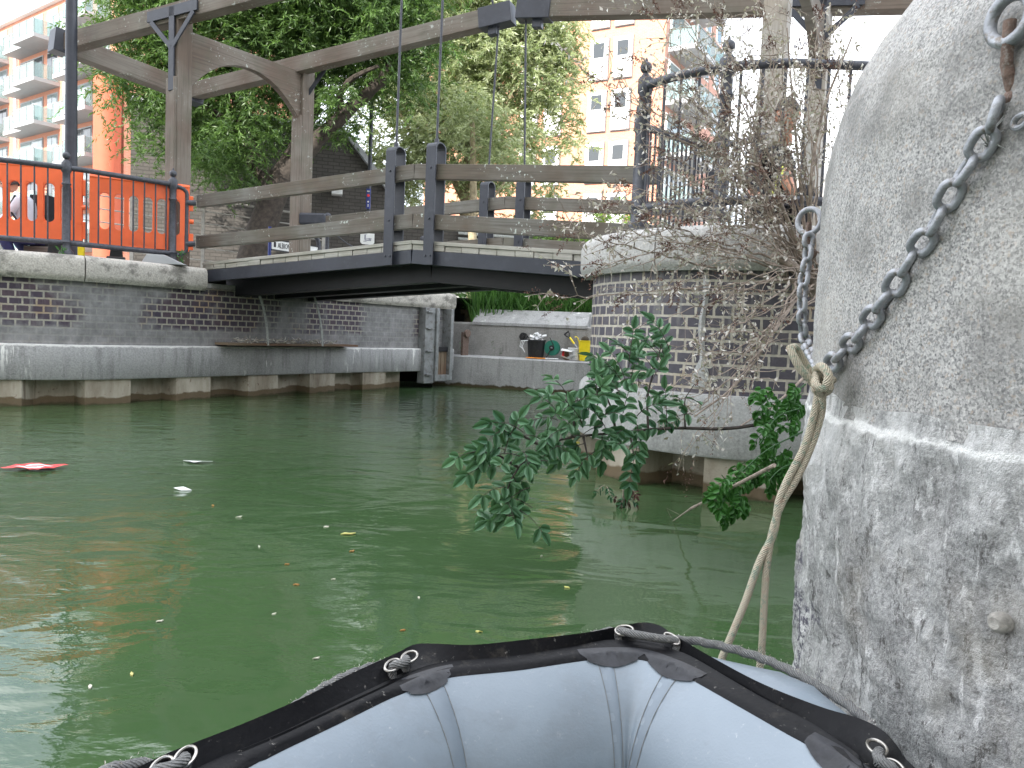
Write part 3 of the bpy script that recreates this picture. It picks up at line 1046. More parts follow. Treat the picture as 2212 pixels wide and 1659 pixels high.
# ================================================================== lifting frames
def frame(tag_l, A, B, tipA, tipB, backs, label, grp=None, zA=4.72, zB=4.72):
    A, B = Vector(A), Vector(B)
    bks = [k if isinstance(k, Vector) else Vector((P.x, P.y, z_)) - (Vector(T) - Vector((P.x, P.y, z_))) * k for P, T, z_, k in ((A, tipA, zA, backs[0]), (B, tipB, zB, backs[1]))]
    t_ = thing('lifting_frame', label, 'lifting frame', (A.x, A.y, GZ), grp)
    AB = (B - A); AB.z = 0; ab = AB.normalized()
    S = .20
    for P, ztop in ((A, zA), (B, zB)):
        q = MB(); q.obox(P - ab * S / 2 + ab.cross(TOL) * -S / 2 + Vector((0, 0, -.05)) * 0, TOL * (ztop - P.z), ab * S, ab.cross(TOL) * S)
        q.build('post', M['timber_post'] if tag_l == 'L' else M['timber_pale'], t_, bevel=.010)
        # chamfer block lower half
        q = MB(); o_ = P - ab * (S / 2 + .035) + ab.cross(TOL) * -(S / 2 + .0)
        q.obox(o_, TOL * (2.35 if tag_l == 'L' else 1.5), ab.cross(TOL) * S, ab * .034)
        q.build('post_facing', M['timber_post'] if tag_l == 'L' else M['timber_pale'], t_, bevel=.006)
    for P, T, z_, ba, fl_ in ((A, Vector(tipA), zA, bks[0], 1), (B, Vector(tipB), zB, bks[1], -1)):
        top = Vector((P.x, P.y, z_))
        d_ = (T - ba)
        lat = Vector((d_.y, -d_.x, 0)).normalized()
        q = MB(); q.beam(ba, T, .17, .22, lat); q.build('balance_beam', M['timber_post'], t_, bevel=.008)
        # forked iron strap on the outer face
        q = MB(); du = d_.normalized(); lat = lat * fl_; o_ = ba + du * (top - ba).dot(du) + lat * .098
        q.obox(o_ - du * .42 - TOL * .07, du * .84, lat * .02, TOL * .13)
        q.obox(o_ - du * .045 - TOL * .95, TOL * 1.0, lat * .02, du * .09)
        for sg in (-1, 1):
            p0, p1 = o_ + du * .36 * sg - TOL * .07 + lat * .012, o_ - TOL * .44 + lat * .012
            q.beam(p0, p1, .018, .06, lat)
        q.build('iron_strap', M['steel_black'], t_, bevel=.003)
        q = MB(); q.beam(T - du * .42, T + du * .02, .20, .25, lat)
        q.obox(T - du * .30 - lat * .05 - TOL * .22, du * .12, lat * .10, TOL * .12)
        q.build('end_shoe', M['steel_black'], t_, bevel=.006)
    a0, b0 = bks
    e_ = (b0 - a0).normalized()
    q = MB(); q.beam(a0 - e_ * .1, b0 + e_ * .1, .20, .26); q.build('counterweight_beam', M['timber_post'], t_, bevel=.008)
    q = MB(); q.beam(a0 - e_ * .16 - TOL * .0, a0 + e_ * .02, .24, .30); q.build('end_cap', M['steel_black'], t_, bevel=.006)
    q = MB(); q.beam(b0 - e_ * .02, b0 + e_ * .16, .24, .30); q.build('end_cap', M['steel_black'], t_, bevel=.006)
    # arched brace between the post heads
    Lg = AB.length; q = MB(); vs = []; n_ = 18
    for k in range(n_ + 1):
        u = k / n_
        P = A.lerp(B, u)
        arch = .62 * (abs(2 * u - 1) ** 2.2)
        zt = zA - .14 + (zB - zA) * u - .02
        zl = zt - .20 - arch
        for w_ in (-.05, .05):
            o_ = ab.cross(TOL) * w_
            vs += [Vector((P.x, P.y, zt)) + o_, Vector((P.x, P.y, zl)) + o_]
    fs = []
    for k in range(n_):
        a_ = k * 4; b_ = a_ + 4
        fs += [(a_, a_ + 1, b_ + 1, b_), (a_ + 2, b_ + 2, b_ + 3, a_ + 3), (a_, b_, b_ + 2, a_ + 2), (a_ + 1, a_ + 3, b_ + 3, b_ + 1)]
    uvs = []
    for f in fs: uvs.append([(vs[i].x * .5 + vs[i].y * .5, vs[i].z) for i in f])
    q.add(vs, fs, uvs)
    q.build('arched_brace', M['timber_post'], t_, bevel=.006)
    return t_


tAL, tBL = (-1.335, 8.33, 4.92), (-.20, 9.85, 4.98)
lf = frame('L', (-4.27, 9.70, 1.6), (-3.15, 11.2, 1.6), tAL, tBL, (at_y(140, 96, 10.55), at_y(412, 200, 11.85)), 'left timber frame with brown posts, arched brace and long balance beams, near the orange barriers', 'lifting frames of the bridge')
rf = frame('Rt', (2.13, 6.72, 1.69), (3.21, 8.6, 1.69), (-.85, 8.10, 5.22), (-.095, 9.80, 5.0), (.62, .62), 'right timber frame whose pale posts rise behind the dead bush and black railings', 'lifting frames of the bridge')
# hanging rods
for (x, y), (X, Y, Z) in zip(PPOS['near'] + PPOS['far'], [tAL, (-.875, 8.11, 5.22), (-.36, 9.92, 4.94), (-.02, 9.77, 4.96)]):
    q = MB(); q.tube([(x, y, 2.90), (x, y, 3.0), (X, Y, Z - .05)], [.016, .013, .013], 7)
    q.tube([(x, y, 2.93), (x, y, 2.97)], .024, 8)
    q.build('hanging_rod', M['iron'], br, smooth=True)
for T, s_ in ((Vector((-.36, 9.92, 4.86)), lf), (Vector((-.02, 9.77, 4.88)), rf)):
    q = MB(); q.tube([T + Vector((-.0, 0, .0)), T + Vector((-.12, -.1, .35)), T + Vector((-.9, -.1, .95))], .014, 6); q.build('stay_rod', M['iron'], s_)
q = MB(); q.obox((1.90, 6.50, 2.27), Vector((.36, -.10, 0)), Vector((.015, .05, 0)), TOL * .24); q.build('iron_plate', M['steel_black'], rf, bevel=.004)
q = MB(); q.obox((1.62, 6.72, 2.26), Vector((.17, -.05, 0)), Vector((.015, .05, 0)), TOL * .22); q.build('iron_plate', M['steel_black'], rf, bevel=.004)
pB = at_y(642, 475, 11.05)
q = MB(); q.obox(pB + Vector((-.02, 0, -.06)), Vector((.42, -.03, 0)), Vector((.01, .06, 0)), TOL * .17); q.build('iron_plate', M['steel_black'], lf, bevel=.03)

# ================================================================== railings
def railing(pts, posts, z0, ztop, label, bar=.125, ends=(), parent_name='iron_railing', grp='black iron railings along the quay', rb=.009, loop=False):
    """pts: plan polyline; posts: indexes along arc length (fractions) carrying ball-topped posts"""
    t_ = thing(parent_name, label, 'railing', (pts[0][0], pts[0][1], z0), grp)
    A_ = arcs(pts)
    def at(s):
        s = max(0, min(A_[-1], s))
        for i in range(len(A_) - 1):
            if A_[i + 1] >= s - 1e-9:
                f = (s - A_[i]) / max(A_[i + 1] - A_[i], 1e-6)
                return Vector((pts[i][0] + (pts[i + 1][0] - pts[i][0]) * f, pts[i][1] + (pts[i + 1][1] - pts[i][1]) * f, 0))
    for zz, nm in ((ztop, 'top_rail'), (z0 + .13, 'bottom_rail')):
        q = MB(); q.tube([Vector((p[0], p[1], zz)) for p in pts], .030, 12); q.build(nm, M['iron'], t_, smooth=True)
    for s in posts:
        P = at(s)
        q = MB(); q.lathe(P + TOL * z0, [(.075, 0), (.075, .03), (.05, .06), (.045, .12), (.058, .14), (.045, .16), (.042, .55), (.038, ztop - z0 - .20), (.05, ztop - z0 - .18), (.04, ztop - z0 - .16),
                                          (.04, ztop - z0 - .06), (.052, ztop - z0 - .04), (.052, ztop - z0 + .05), (.03, ztop - z0 + .075), (.02, ztop - z0 + .09)], 16)
        q.build('post', M['iron'], t_, smooth=True)
        q = MB(); q.ball(P + TOL * (ztop + .13), .043, 14); q.lathe(P + TOL * (ztop + .165), [(.012, 0), (.010, .02), (.002, .035)], 8); q.build('ball_finial', M['iron'], t_, smooth=True)
    s = bar * .6
    k = 0
    while s < A_[-1]:
        if all(abs(s - e) > .06 for e in posts):
            P = at(s)
            q = MB(); q.tube([P + TOL * (z0 + .13), P + TOL * ztop], rb, 7); q.build('bar', M['iron'], t_, smooth=True)
        s += bar
    return t_


LF = smooth_line([(-8.2, 7.98), (-6.7, 8.12), (-5.75, 8.28), (-5.05, 8.62), (-4.62, 9.02), (-4.20, 9.42)], .08)
aL = arcs(LF)
def s_of(line, P):
    A_ = arcs(line); i = min(range(len(line)), key=lambda k: (Vector(line[k]) - Vector(P)).length); return A_[i]
lr = railing(LF, [s_of(LF, (-5.05, 8.62)), aL[-1] - .02], 1.66, 2.62, 'curved black iron railing with ball-topped posts in front of the orange barriers')
E_ = Vector((LF[-1].x, LF[-1].y, 0)); dE = Vector((.86, .5, 0)).normalized()
q = MB()
lp = [E_ + TOL * 2.60] + [E_ + dE * (.04 + .10 * math.sin(a)) + TOL * (2.52 + .08 * math.cos(a)) for a in (R(10), R(40), R(70), R(90))]
lp += [E_ + dE * (.04 + .10 * math.sin(a)) + TOL * (1.86 + .08 * math.cos(a)) for a in (R(90), R(110), R(140), R(170))] + [E_ + TOL * 1.78]
q.tube(lp, .024, 10); q.build('end_loop', M['iron'], lr, smooth=True)
q = MB()
for zz in (2.42, 1.92): q.tube([E_ + dE * .13 + TOL * zz, E_ + dE * .24 + TOL * (zz + .01)], .035, 10)
q.build('rail_socket', M['iron'], lr)

RC = arc_pts(PC, 1.08, 207, 270, 32) + [(2.1, 4.92), (2.7, 4.92), (3.6, 4.92)]
RC = [Vector(p) for p in RC]
aR = arcs(RC)
rr_ = railing(RC, [.02, s_of(RC, (PC[0] + 1.08 * math.cos(R(243)), PC[1] + 1.08 * math.sin(R(243))))], 1.78, 2.76,
              'black iron railing curving round the cap of the right pier, tangled with dead stems', bar=.135, rb=.010)
B2 = [Vector((.93, 6.25)), Vector((1.35, 6.62)), Vector((1.62, 6.85)), Vector((1.9, 6.6)), Vector((2.0, 6.4))]
railing(B2, [.02], 1.72, 2.70, 'black iron railing close set behind the curved one, next to the right bridge end', bar=.06, rb=.010)

# ================================================================== orange barriers
def barrier(p, q_, zb, ht, label, n=7):
    p, q_ = Vector((*p, 0)), Vector((*q_, 0))
    d_ = (q_ - p).normalized(); nn = d_.cross(TOL); L_ = (q_ - p).length
    t_ = thing('plastic_barrier', label, 'barrier', (p.x, p.y, GZ), 'orange plastic barriers behind the railing')
    th = .045
    mb = MB()
    top, band, bot = zb + ht, zb + ht * .76, zb + ht * .23
    # frame with rounded slots: build as cells on a 2D grid
    def P(u, z, o): return p + d_ * u + TOL * z + nn * o
    def slab(u0, u1, z0, z1, o=0): mb.obox(P(u0, z0, -th / 2 + o), d_ * (u1 - u0), nn * th, TOL * (z1 - z0))
    slab(0, L_, band, top - .012); slab(0, L_, zb, bot)
    mb.tube([P(0, top - .02, 0), P(L_, top - .02, 0)], .030, 8)
    cell = (L_ - .16) / n; bw = cell * .34
    for k in range(n + 1):
        u0 = .08 + k * cell - bw / 2
        slab(max(0, u0), min(L_, u0 + bw), bot - .003, band + .003, .002)
    # rounded corners of the slots
    rad = (cell - bw) / 2
    for k in range(n):
        uc = .08 + (k + .5) * cell
        for sg, zc, base_ in ((1, band - rad, band), (-1, bot + rad, bot)):
            for sx_ in (-1, 1):
                poly = [P(uc + sx_ * rad, base_ + .002 * sg, -th / 2 + .003)]
                for j in range(6):
                    a = PI / 2 * j / 5
                    poly.append(P(uc + sx_ * rad * math.cos(a), zc + sg * rad * math.sin(a), -th / 2 + .003))
                mb.prism(poly, nn, th - .006)
    slab(0, .06, bot, band, .003); slab(L_ - .06, L_, bot, band, .003)
    mb.build('panel', M['orange'], t_, bevel=.006)
    bb = MB()
    for u in (.45, L_ * .55):
        bb.tube([P(u, bot * .5 + zb * .5, nn.dot(Vector((0, 0, 0))) - .03), P(u, bot * .5 + zb * .5, .03)], .055, 14)
    bb.build('round_boss', M['orange'], t_, smooth=True)
    for u in (.28, L_ - .32):
        f = MB()
        f.prism([P(u - .10, GZ - zb + zb, -.22), P(u + .10, GZ, -.22), P(u + .10, GZ, .22), P(u - .10, GZ, .22)], TOL, .09)
        f.prism([P(u - .075, GZ + .09, -.03), P(u + .075, GZ + .09, -.03), P(u + .035, zb + .16, -.03), P(u - .035, zb + .16, -.03)], nn * -1, .05)
        f.build('rubber_foot', M['dark'], t_, bevel=.012)
    h_ = MB(); h_.tube([P(L_ - .01, zb + ht * .46, 0), P(L_ + .05, zb + ht * .46, 0)], .03, 8)
    h_.obox(P(L_ - .002, zb + .02, -th / 2 + .004), d_ * .05, nn * (th - .01), TOL * .20); h_.obox(P(L_ - .002, zb + ht * .62, -th / 2 + .004), d_ * .045, nn * (th - .01), TOL * .18)
    h_.build('coupling_lug', M['orange'], t_, bevel=.006)
    return t_


barrier((-5.02, 9.03), (-4.06, 9.52), 1.83, .80, 'shorter orange slotted plastic barrier ending beside the left timber post', 6)
barrier((-7.4, 8.60), (-5.10, 9.03), 1.86, .84, 'long orange slotted plastic barrier reaching the left edge of the photo', 12)

# lamp post behind the railing
lamp = thing('lamp_post', 'tall plain black lamp post rising out of frame behind the left railing', 'lamp post', (-5.78, 10.0, GZ))
q = MB(); q.lathe((-5.80, 10.0, GZ), [(.14, 0), (.14, .35), (.10, .45), (.085, .5), (.075, 1.2), (.055, 6.5)], 16); q.build('column', M['steel_black'], lamp, smooth=True)
q = MB(); q.tube([(-5.80, 10, 8.1), (-5.80, 10, 8.5), (-5.6, 9.9, 8.75), (-5.2, 9.7, 8.8)], .04, 10); q.build('arm', M['steel_black'], lamp, smooth=True)
q = MB(); q.box((-5.0, 9.6, 8.78), (.5, .22, .10), R(-27)); q.build('lantern', M['galv_grey'], lamp, bevel=.02)

# second slim pole with a blue strip sign
pole = thing('slim_pole', 'slim black pole with a narrow blue notice, before the dark grey brick wall', 'pole', (-2.92, 15.0, GZ))
q = MB(); q.lathe((-2.92, 15.0, GZ), [(.06, 0), (.06, .8), (.04, .9), (.038, 3.8)], 12); q.build('shaft', M['steel_black'], pole, smooth=True)
q = MB(); q.box((-2.92, 14.94, 3.46), (.085, .012, .38)); nt_ = q.build('notice', M['blue'], pole)
q = MB(); q.tube([(-2.92, 14.932, 3.52), (-2.92, 14.925, 3.52)], .026, 12); q.build('red_ring', M['red'], nt_)
q = MB(); q.tube([(-2.92, 14.932, 3.40), (-2.92, 14.925, 3.40)], .016, 10); q.box((-2.92, 14.93, 3.60), (.05, .006, .02)); q.box((-2.92, 14.93, 3.33), (.014, .006, .05)); q.build('white_mark', M['sign_white'], nt_)

# ================================================================== street name sign
def text_mesh(body, size, name, mat_, parent, origin, xdir, up, ndir, depth=.002, xscale=1.0):
    cu = bpy.data.curves.new(name, 'FONT')
    cu.body = body; cu.size = size; cu.extrude = depth; cu.resolution_u = 2
    ob = bpy.data.objects.new(name + '_src', cu); col.objects.link(ob)
    bpy.context.view_layer.update()
    me = bpy.data.meshes.new_from_object(ob.evaluated_get(bpy.context.evaluated_depsgraph_get()))
    bpy.data.objects.remove(ob); bpy.data.curves.remove(cu)
    m4 = Matrix((( xdir.x * xscale, up.x, ndir.x, origin.x), (xdir.y * xscale, up.y, ndir.y, origin.y), (xdir.z * xscale, up.z, ndir.z, origin.z), (0, 0, 0, 1)))
    me.transform(Matrix.Translation(-ORG[parent.name if parent.name in ORG else parent.parent.name]) @ m4)
    me.materials.clear(); me.materials.append(mat_)
    o = bpy.data.objects.new(name, me); col.objects.link(o); o.parent = parent
    return o


tl, tr_ = at_z(586, 519.6, 2.22), at_z(686, 536, 2.22)
sd_ = (tr_ - tl); sd_.z = 0; W_ = sd_.length; sd_.normalize(); sn_ = Vector((sd_.y, -sd_.x, 0))
sg = thing('street_sign', 'white street name board ALBION CHANNEL with black letters, behind the lower bridge rail', 'sign', (tl.x, tl.y, GZ))
q = MB(); q.obox(Vector((tl.x, tl.y, 2.095)), sd_ * W_, sn_ * .015, TOL * .135); bd = q.build('board', M['sign_white'], sg, bevel=.003)
q = MB()
for zz in (2.232, 2.079): q.obox(Vector((tl.x, tl.y, zz)) - sd_ * .005, sd_ * (W_ + .01), sn_ * .02, TOL * .013)
q.obox(Vector((tl.x, tl.y, 2.13)) + sd_ * .035 + sn_ * .0155, sd_ * .045, sn_ * .002, TOL * .075)
q.build('black_edging', M['ink'], bd)
text_mesh('ALBION CHANNEL', .115, 'lettering', M['ink'], bd, Vector((tl.x, tl.y, 2.125)) + sd_ * .115 + sn_ * .017, sd_, TOL, sn_, xscale=.62)
for s0 in (-.03, W_ + .0):
    q = MB(); q.tube([Vector((tl.x, tl.y, GZ)) + sd_ * s0, Vector((tl.x, tl.y, 2.42 if s0 < 0 else 2.2)) + sd_ * s0], .025, 10); q.build('leg', M['blue'] if s0 < 0 else M['iron'], sg, smooth=True)
c0 = Vector((tl.x, tl.y, 0)) + sd_ * (W_ + .02)
q = MB(); q.tube([c0 + TOL * GZ, c0 + TOL * 2.30, c0 - sd_ * .03 + TOL * 2.37, c0 - sd_ * .10 + TOL * 2.40, c0 - sd_ * .30 + TOL * 2.42], .035, 10); tag(q.build('curved_pipe', M['iron'], smooth=True), 'bent black pipe end beside the street name board', 'pipe')

# chain posts and the small plaque
def bollard(x, y, z0, z1, label):
    t_ = thing('chain_post', label, 'post', (x, y, z0), 'slim black chain posts on the far quay')
    q = MB(); q.lathe((x, y, z0), [(.05, 0), (.05, .04), (.032, .06), (.030, z1 - z0 - .08), (.04, z1 - z0 - .06)], 12); q.build('shaft', M['iron'], t_, smooth=True)
    q = MB(); q.ball((x, y, z1), .055, 12); q.build('ball', M['iron'], t_, smooth=True)
bollard(-2.93, 11.85, GZ, 2.66, 'black chain post with a ball top showing over the lower rail left of the plaque')
bollard(-1.72, 13.95, GZ, 2.62, 'slim black chain post seen under the bridge, right of the near steel posts')
def catenary(name, a, b, sag, r, label):
    a, b = Vector(a), Vector(b)
    q = MB(); pts = [a.lerp(b, k / 24) - TOL * sag * 4 * (k / 24) * (1 - k / 24) for k in range(25)]
    q.tube(pts, [r * (1 if k % 2 else .6) for k in range(25)], 6); tag(q.build(name, M['iron']), label, 'chain', 'thin chains slung between the posts')
catenary('thin_chain', (-2.93, 11.85, 2.52), (-1.95, 12.95, 2.5), .30, .012, 'thin dark chain sagging behind the white plaque')
catenary('thin_chain', (-1.72, 13.95, 2.35), (-.5, 15.2, 2.2), .42, .013, 'thin dark chain sagging before the pale tree trunk under the bridge')
pq = at_y(793, 516, 11.9)
pl_ = thing('plaque', 'small white shield-shaped plaque with a grey engraving of a bridge and tower', 'plaque', pq)
xx, nnp = Vector((.93, .36, 0)).normalized(), Vector((.36, -.93, 0)).normalized()
def sp(u, v, o=0): return pq + xx * u + TOL * v + nnp * o
q = MB(); q.prism([sp(-.105, .085), sp(-.105, -.055), sp(-.075, -.085), sp(.085, -.085), sp(.11, -.055), sp(.11, .085)], nnp, .012); q.build('board', M['sign_white'], pl_)
q = MB()
for (u, v, w_, h_) in ((-.045, -.01, .022, .07), (-.04, -.03, .10, .018), (-.06, -.045, .05, .008), (.02, -.01, .035, .022), (-.02, .0, .09, .008), (.045, -.02, .008, .02), (-.03, .065, .02, .005)):
    q.obox(sp(u, v, .013), xx * w_, nnp * .002, TOL * h_)
q.build('engraving', simple('engraving_ink', (.25, .26, .30), .6), pl_)

# ================================================================== people
def skin_body(name, joints, edges, radii, m, parent, sub=2):
    me = bpy.data.meshes.new(name)
    o0 = ORG[parent.name]
    me.from_pydata([tuple(Vector(j) - o0) for j in joints], edges, [])
    o = bpy.data.objects.new(name, me); col.objects.link(o); o.parent = parent
    sk = o.modifiers.new('skin', 'SKIN')
    for i, r_ in enumerate(radii):
        me.skin_vertices[0].data[i].radius = (r_, r_) if not isinstance(r_, tuple) else r_
    me.skin_vertices[0].data[0].use_root = True
    ss = o.modifiers.new('sub', 'SUBSURF'); ss.levels = ss.render_levels = sub
    dg = bpy.context.evaluated_depsgraph_get()
    ev = bpy.data.meshes.new_from_object(o.evaluated_get(dg))
    ev.materials.clear(); ev.materials.append(m)
    ev.polygons.foreach_set('use_smooth', [True] * len(ev.polygons))
    o.modifiers.clear(); o.data = ev
    return o


def head(c, look, parent, m_skin, m_hair):
    """head with nose, ears, eyes and hair; look = facing direction"""
    c = Vector(c); f = Vector(look).normalized(); s = f.cross(TOL).normalized(); u = s.cross(f)
    q = MB(); vs, fs = [], []
    n1, n2 = 14, 18
    for i in range(n1 + 1):
        th_ = PI * i / n1
        for k in range(n2):
            w = 2 * PI * k / n2
            x, y, z = math.sin(th_) * math.cos(w), math.sin(th_) * math.sin(w), math.cos(th_)
            P = Vector((x * .095, y * .072, z * .115))
            if z < 0: P.x *= 1 + .12 * z; P.y *= 1 + .25 * z
            if x > .9 and -.35 < z < .12: P.x += .022 * (1 - abs(y) * 3) if abs(y) < .33 else 0
            vs.append(c + f * P.x + s * P.y + u * P.z)
    for i in range(n1):
        for k in range(n2): fs.append((i * n2 + k, i * n2 + (k + 1) % n2, (i + 1) * n2 + (k + 1) % n2, (i + 1) * n2 + k))
    q.add(vs, fs)
    for sg_ in (-1, 1): q.ball(c + s * .074 * sg_ + u * -.01, .018, 8, 1.5)
    h_ = q.build('head', m_skin, parent, smooth=True)
    q = MB()
    for sg_ in (-1, 1): q.ball(c + f * .085 + s * .03 * sg_ + u * .012, .009, 8)
    q.box(c + f * .089 - u * .05, (.012, .035, .006), math.atan2(f.y, f.x)); q.build('eyes', M['ink'], h_, smooth=True)
    q = MB(); vs, fs = [], []
    for i in range(9):
        th_ = PI * .60 * i / 8
        for k in range(18):
            w = 2 * PI * k / 18
            x, y, z = math.sin(th_) * math.cos(w), math.sin(th_) * math.sin(w), math.cos(th_)
            if x > .35 and z < .45: z = .45
            vs.append(c + f * (x * .104 - .008) + s * y * .083 + u * z * .125)
    for i in range(8):
        for k in range(18): fs.append((i * 18 + k, i * 18 + (k + 1) % 18, (i + 1) * 18 + (k + 1) % 18, (i + 1) * 18 + k))
    q.add(vs, fs); q.build('hair', m_hair, h_, smooth=True)
    return h_


def hand(w, d, palm_n, parent, m):
    """relaxed hand: palm and five separate curled fingers; w wrist, d direction"""
    w, d, pn = Vector(w), Vector(d).normalized(), Vector(palm_n).normalized()
    s = d.cross(pn).normalized()
    js, es, rs = [w, w + d * .04, w + d * .085], [(0, 1), (1, 2)], [(.022, .016), (.034, .015), (.036, .014)]
    for k, (o_, L_) in enumerate(((-.028, .062), (-.010, .072), (.009, .068), (.027, .052))):
        b_ = len(js)
        p0 = w + d * .088 + s * o_
        js += [p0, p0 + d * L_ * .5 + pn * .008, p0 + d * L_ * .85 + pn * .024]
        es += [(2, b_), (b_, b_ + 1), (b_ + 1, b_ + 2)]; rs += [.0095, .0088, .0075]
    b_ = len(js)
    js += [w + d * .035 - s * .038 + pn * .008, w + d * .065 - s * .055 + pn * .016, w + d * .09 - s * .058 + pn * .024]
    es += [(1, b_), (b_, b_ + 1), (b_ + 1, b_ + 2)]; rs += [.011, .010, .008]
    return skin_body('hand', js, es, rs, m, parent)


# crouching person behind the barrier
pc = at_y(62, 546, 9.9); pc.z = GZ
pp = thing('person', 'person in a white top and dark blue trousers crouching behind the long orange barrier', 'person', pc)
o = pc
J = [o + Vector(v) for v in ((0, 0, .42), (-.03, 0, .60), (-.10, 0, .80), (-.16, 0, .90), (-.02, -.16, .80), (-.16, -.20, .58), (-.30, -.16, .52), (-.02, .16, .80), (-.16, .20, .58), (-.30, .16, .52))]
skin_body('white_top', J, [(0, 1), (1, 2), (2, 3), (2, 4), (4, 5), (5, 6), (2, 7), (7, 8), (8, 9)], [(.15, .12), (.14, .12), (.16, .12), .06, .065, .05, .042, .065, .05, .042], M['white_cloth'], pp)
J = [o + Vector(v) for v in ((0, 0, .42), (0, -.10, .40), (-.30, -.13, .46), (-.12, -.13, .10), (0, .10, .40), (-.30, .13, .42), (-.05, .13, .10))]
skin_body('trousers', J, [(0, 1), (1, 2), (2, 3), (0, 4), (4, 5), (5, 6)], [(.15, .13), .11, .085, .06, .11, .085, .06], M['navy_cloth'], pp)
head(o + Vector((-.24, 0, 1.03)), (-1, -.2, -.3), pp, M['skin'], M['hair'])
for sy in (-.15, .17):
    hand(o + Vector((-.32, sy, .52)), (-1, 0, -.3), (0, 0, -1), pp, M['skin'])
for x_, y_ in ((-.12, -.13), (-.05, .13)):
    q = MB(); q.tube([o + Vector((x_ + .06, y_, .05)), o + Vector((x_ - .04, y_, .055)), o + Vector((x_ - .16, y_, .03))], [.045, .048, .03], 10); q.build('shoe', M['black_cloth'], pp, smooth=True)
q = MB(); q.tube([o + Vector((-.05, -.18, .86)), o + Vector((-.12, -.22, .70)), o + Vector((.02, -.19, .48))], .014, 6); q.build('strap', M['black_cloth'], pp)
bgp = at_y(94, 460, 10.1)
q = MB(); q.box((bgp.x, bgp.y, 2.19), (.24, .2, .66)); q.box((bgp.x, bgp.y - .12, 2.1), (.18, .05, .3)); q.tube([(bgp.x - .05, bgp.y, 2.5), (bgp.x - .05, bgp.y, 2.6), (bgp.x + .05, bgp.y, 2.6), (bgp.x + .05, bgp.y, 2.5)], .012, 6)
tag(q.build('shoulder_bag', M['black_cloth'], bevel=.03), 'tall black bag standing on a wooden crate beside the crouching person', 'bag')
q = MB(); q.box((bgp.x, bgp.y, 1.73), (.34, .3, .255)); tag(q.build('wooden_crate', M['timber'], bevel=.01), 'low wooden crate under the tall black bag', 'crate')

# person sitting on the ground behind the right-hand railing
ps = Vector((1.90, 5.50, 1.50))
pr2 = thing('person', 'person in black clothes with a bare arm and red bracelet, sitting behind the right railing', 'person', ps)
SH, EL, WR = at_y(1688, 352, 5.44), at_y(1704, 405, 5.36), at_y(1724, 446, 5.30)
J = [ps + Vector(v) for v in ((0, .15, .36), (-.01, .13, .58), (-.03, .08, .80), (-.03, .04, .92), (.15, .06, .84), (-.20, .06, .84), (-.30, -.04, .66), (-.34, -.20, .54), (.17, .04, .76))]
J[4] = SH + Vector((-.03, .03, .02)); J[8] = SH.lerp(EL, .25)
skin_body('black_top', J, [(0, 1), (1, 2), (2, 3), (2, 4), (4, 8), (2, 5), (5, 6), (6, 7)], [(.14, .11), (.135, .10), (.15, .10), .055, .06, .06, .048, .04, .055], M['black_cloth'], pr2)
J = [ps + Vector(v) for v in ((0, .15, .36), (.09, .10, .36), (.05, -.22, .56), (.03, -.24, .27), (-.10, .10, .36), (-.20, -.20, .56), (-.22, -.22, .27))]
skin_body('trousers', J, [(0, 1), (1, 2), (2, 3), (0, 4), (4, 5), (5, 6)], [(.14, .12), .10, .075, .055, .10, .075, .055], M['black_cloth'], pr2)
skin_body('bare_arm', [SH.lerp(EL, .15), EL, WR], [(0, 1), (1, 2)], [.048, .042, .028], M['skin'], pr2)
hand(WR, (.1, -.3, -.9), (-.9, 0, 0), pr2, M['skin'])
hand(ps + Vector((-.34, -.20, .54)), (.4, -.5, -.3), (0, 0, -1), pr2, M['skin'])
J = [ps + Vector(v) for v in ((-.03, .04, .90), (-.05, -.02, 1.00))]
skin_body('neck', J, [(0, 1)], [.055, .05], M['skin'], pr2)
head(ps + Vector((-.06, -.06, 1.09)), (-.6, -.75, -.45), pr2, M['skin'], M['hair'])
q = MB(); q.tube([WR + Vector((.034 * math.cos(a), .034 * math.sin(a), .02)) for a in [2 * PI * k / 12 for k in range(12)]], .007, 6, closed=True); q.build('red_bracelet', M['red'], pr2)
q = MB(); q.tube([at_y(1668, 425, 5.2), at_y(1680, 395, 5.22), at_y(1690, 362, 5.3)], .017, 8); q.build('yellow_strap', simple('pale_yellow_webbing', (.62, .66, .12), .7), pr2)
for x_ in (.03, -.22):
    q = MB(); q.tube([ps + Vector((x_, -.18, .25)), ps + Vector((x_, -.30, .25)), ps + Vector((x_, -.42, .225))], [.045, .048, .03], 10)
    q.build('shoe', M['red'] if x_ < 0 else M['black_cloth'], pr2, smooth=True)
# ================================================================== buildings
def frame_of(O, u, n):
    O, u, n = Vector((*O, 0)), Vector((*u, 0)).normalized(), Vector((*n, 0)).normalized()
    return lambda a, w, z: O + u * a + n * w + TOL * z, u, n


# left apartment block
Pf, u_, n_v = frame_of((-25.6, 50.0), (-.815, .58), (-.58, -.815))
ab = thing('apartment_building', 'orange brick apartment block with stacked glass balconies and a white roof band, far left', 'building', (-35, 57, GZ))
q = MB(); q.obox(Pf(0, 0, GZ), u_ * 46, n_v * -14, TOL * 21.2); q.build('wall', M['brick_orange'], ab)
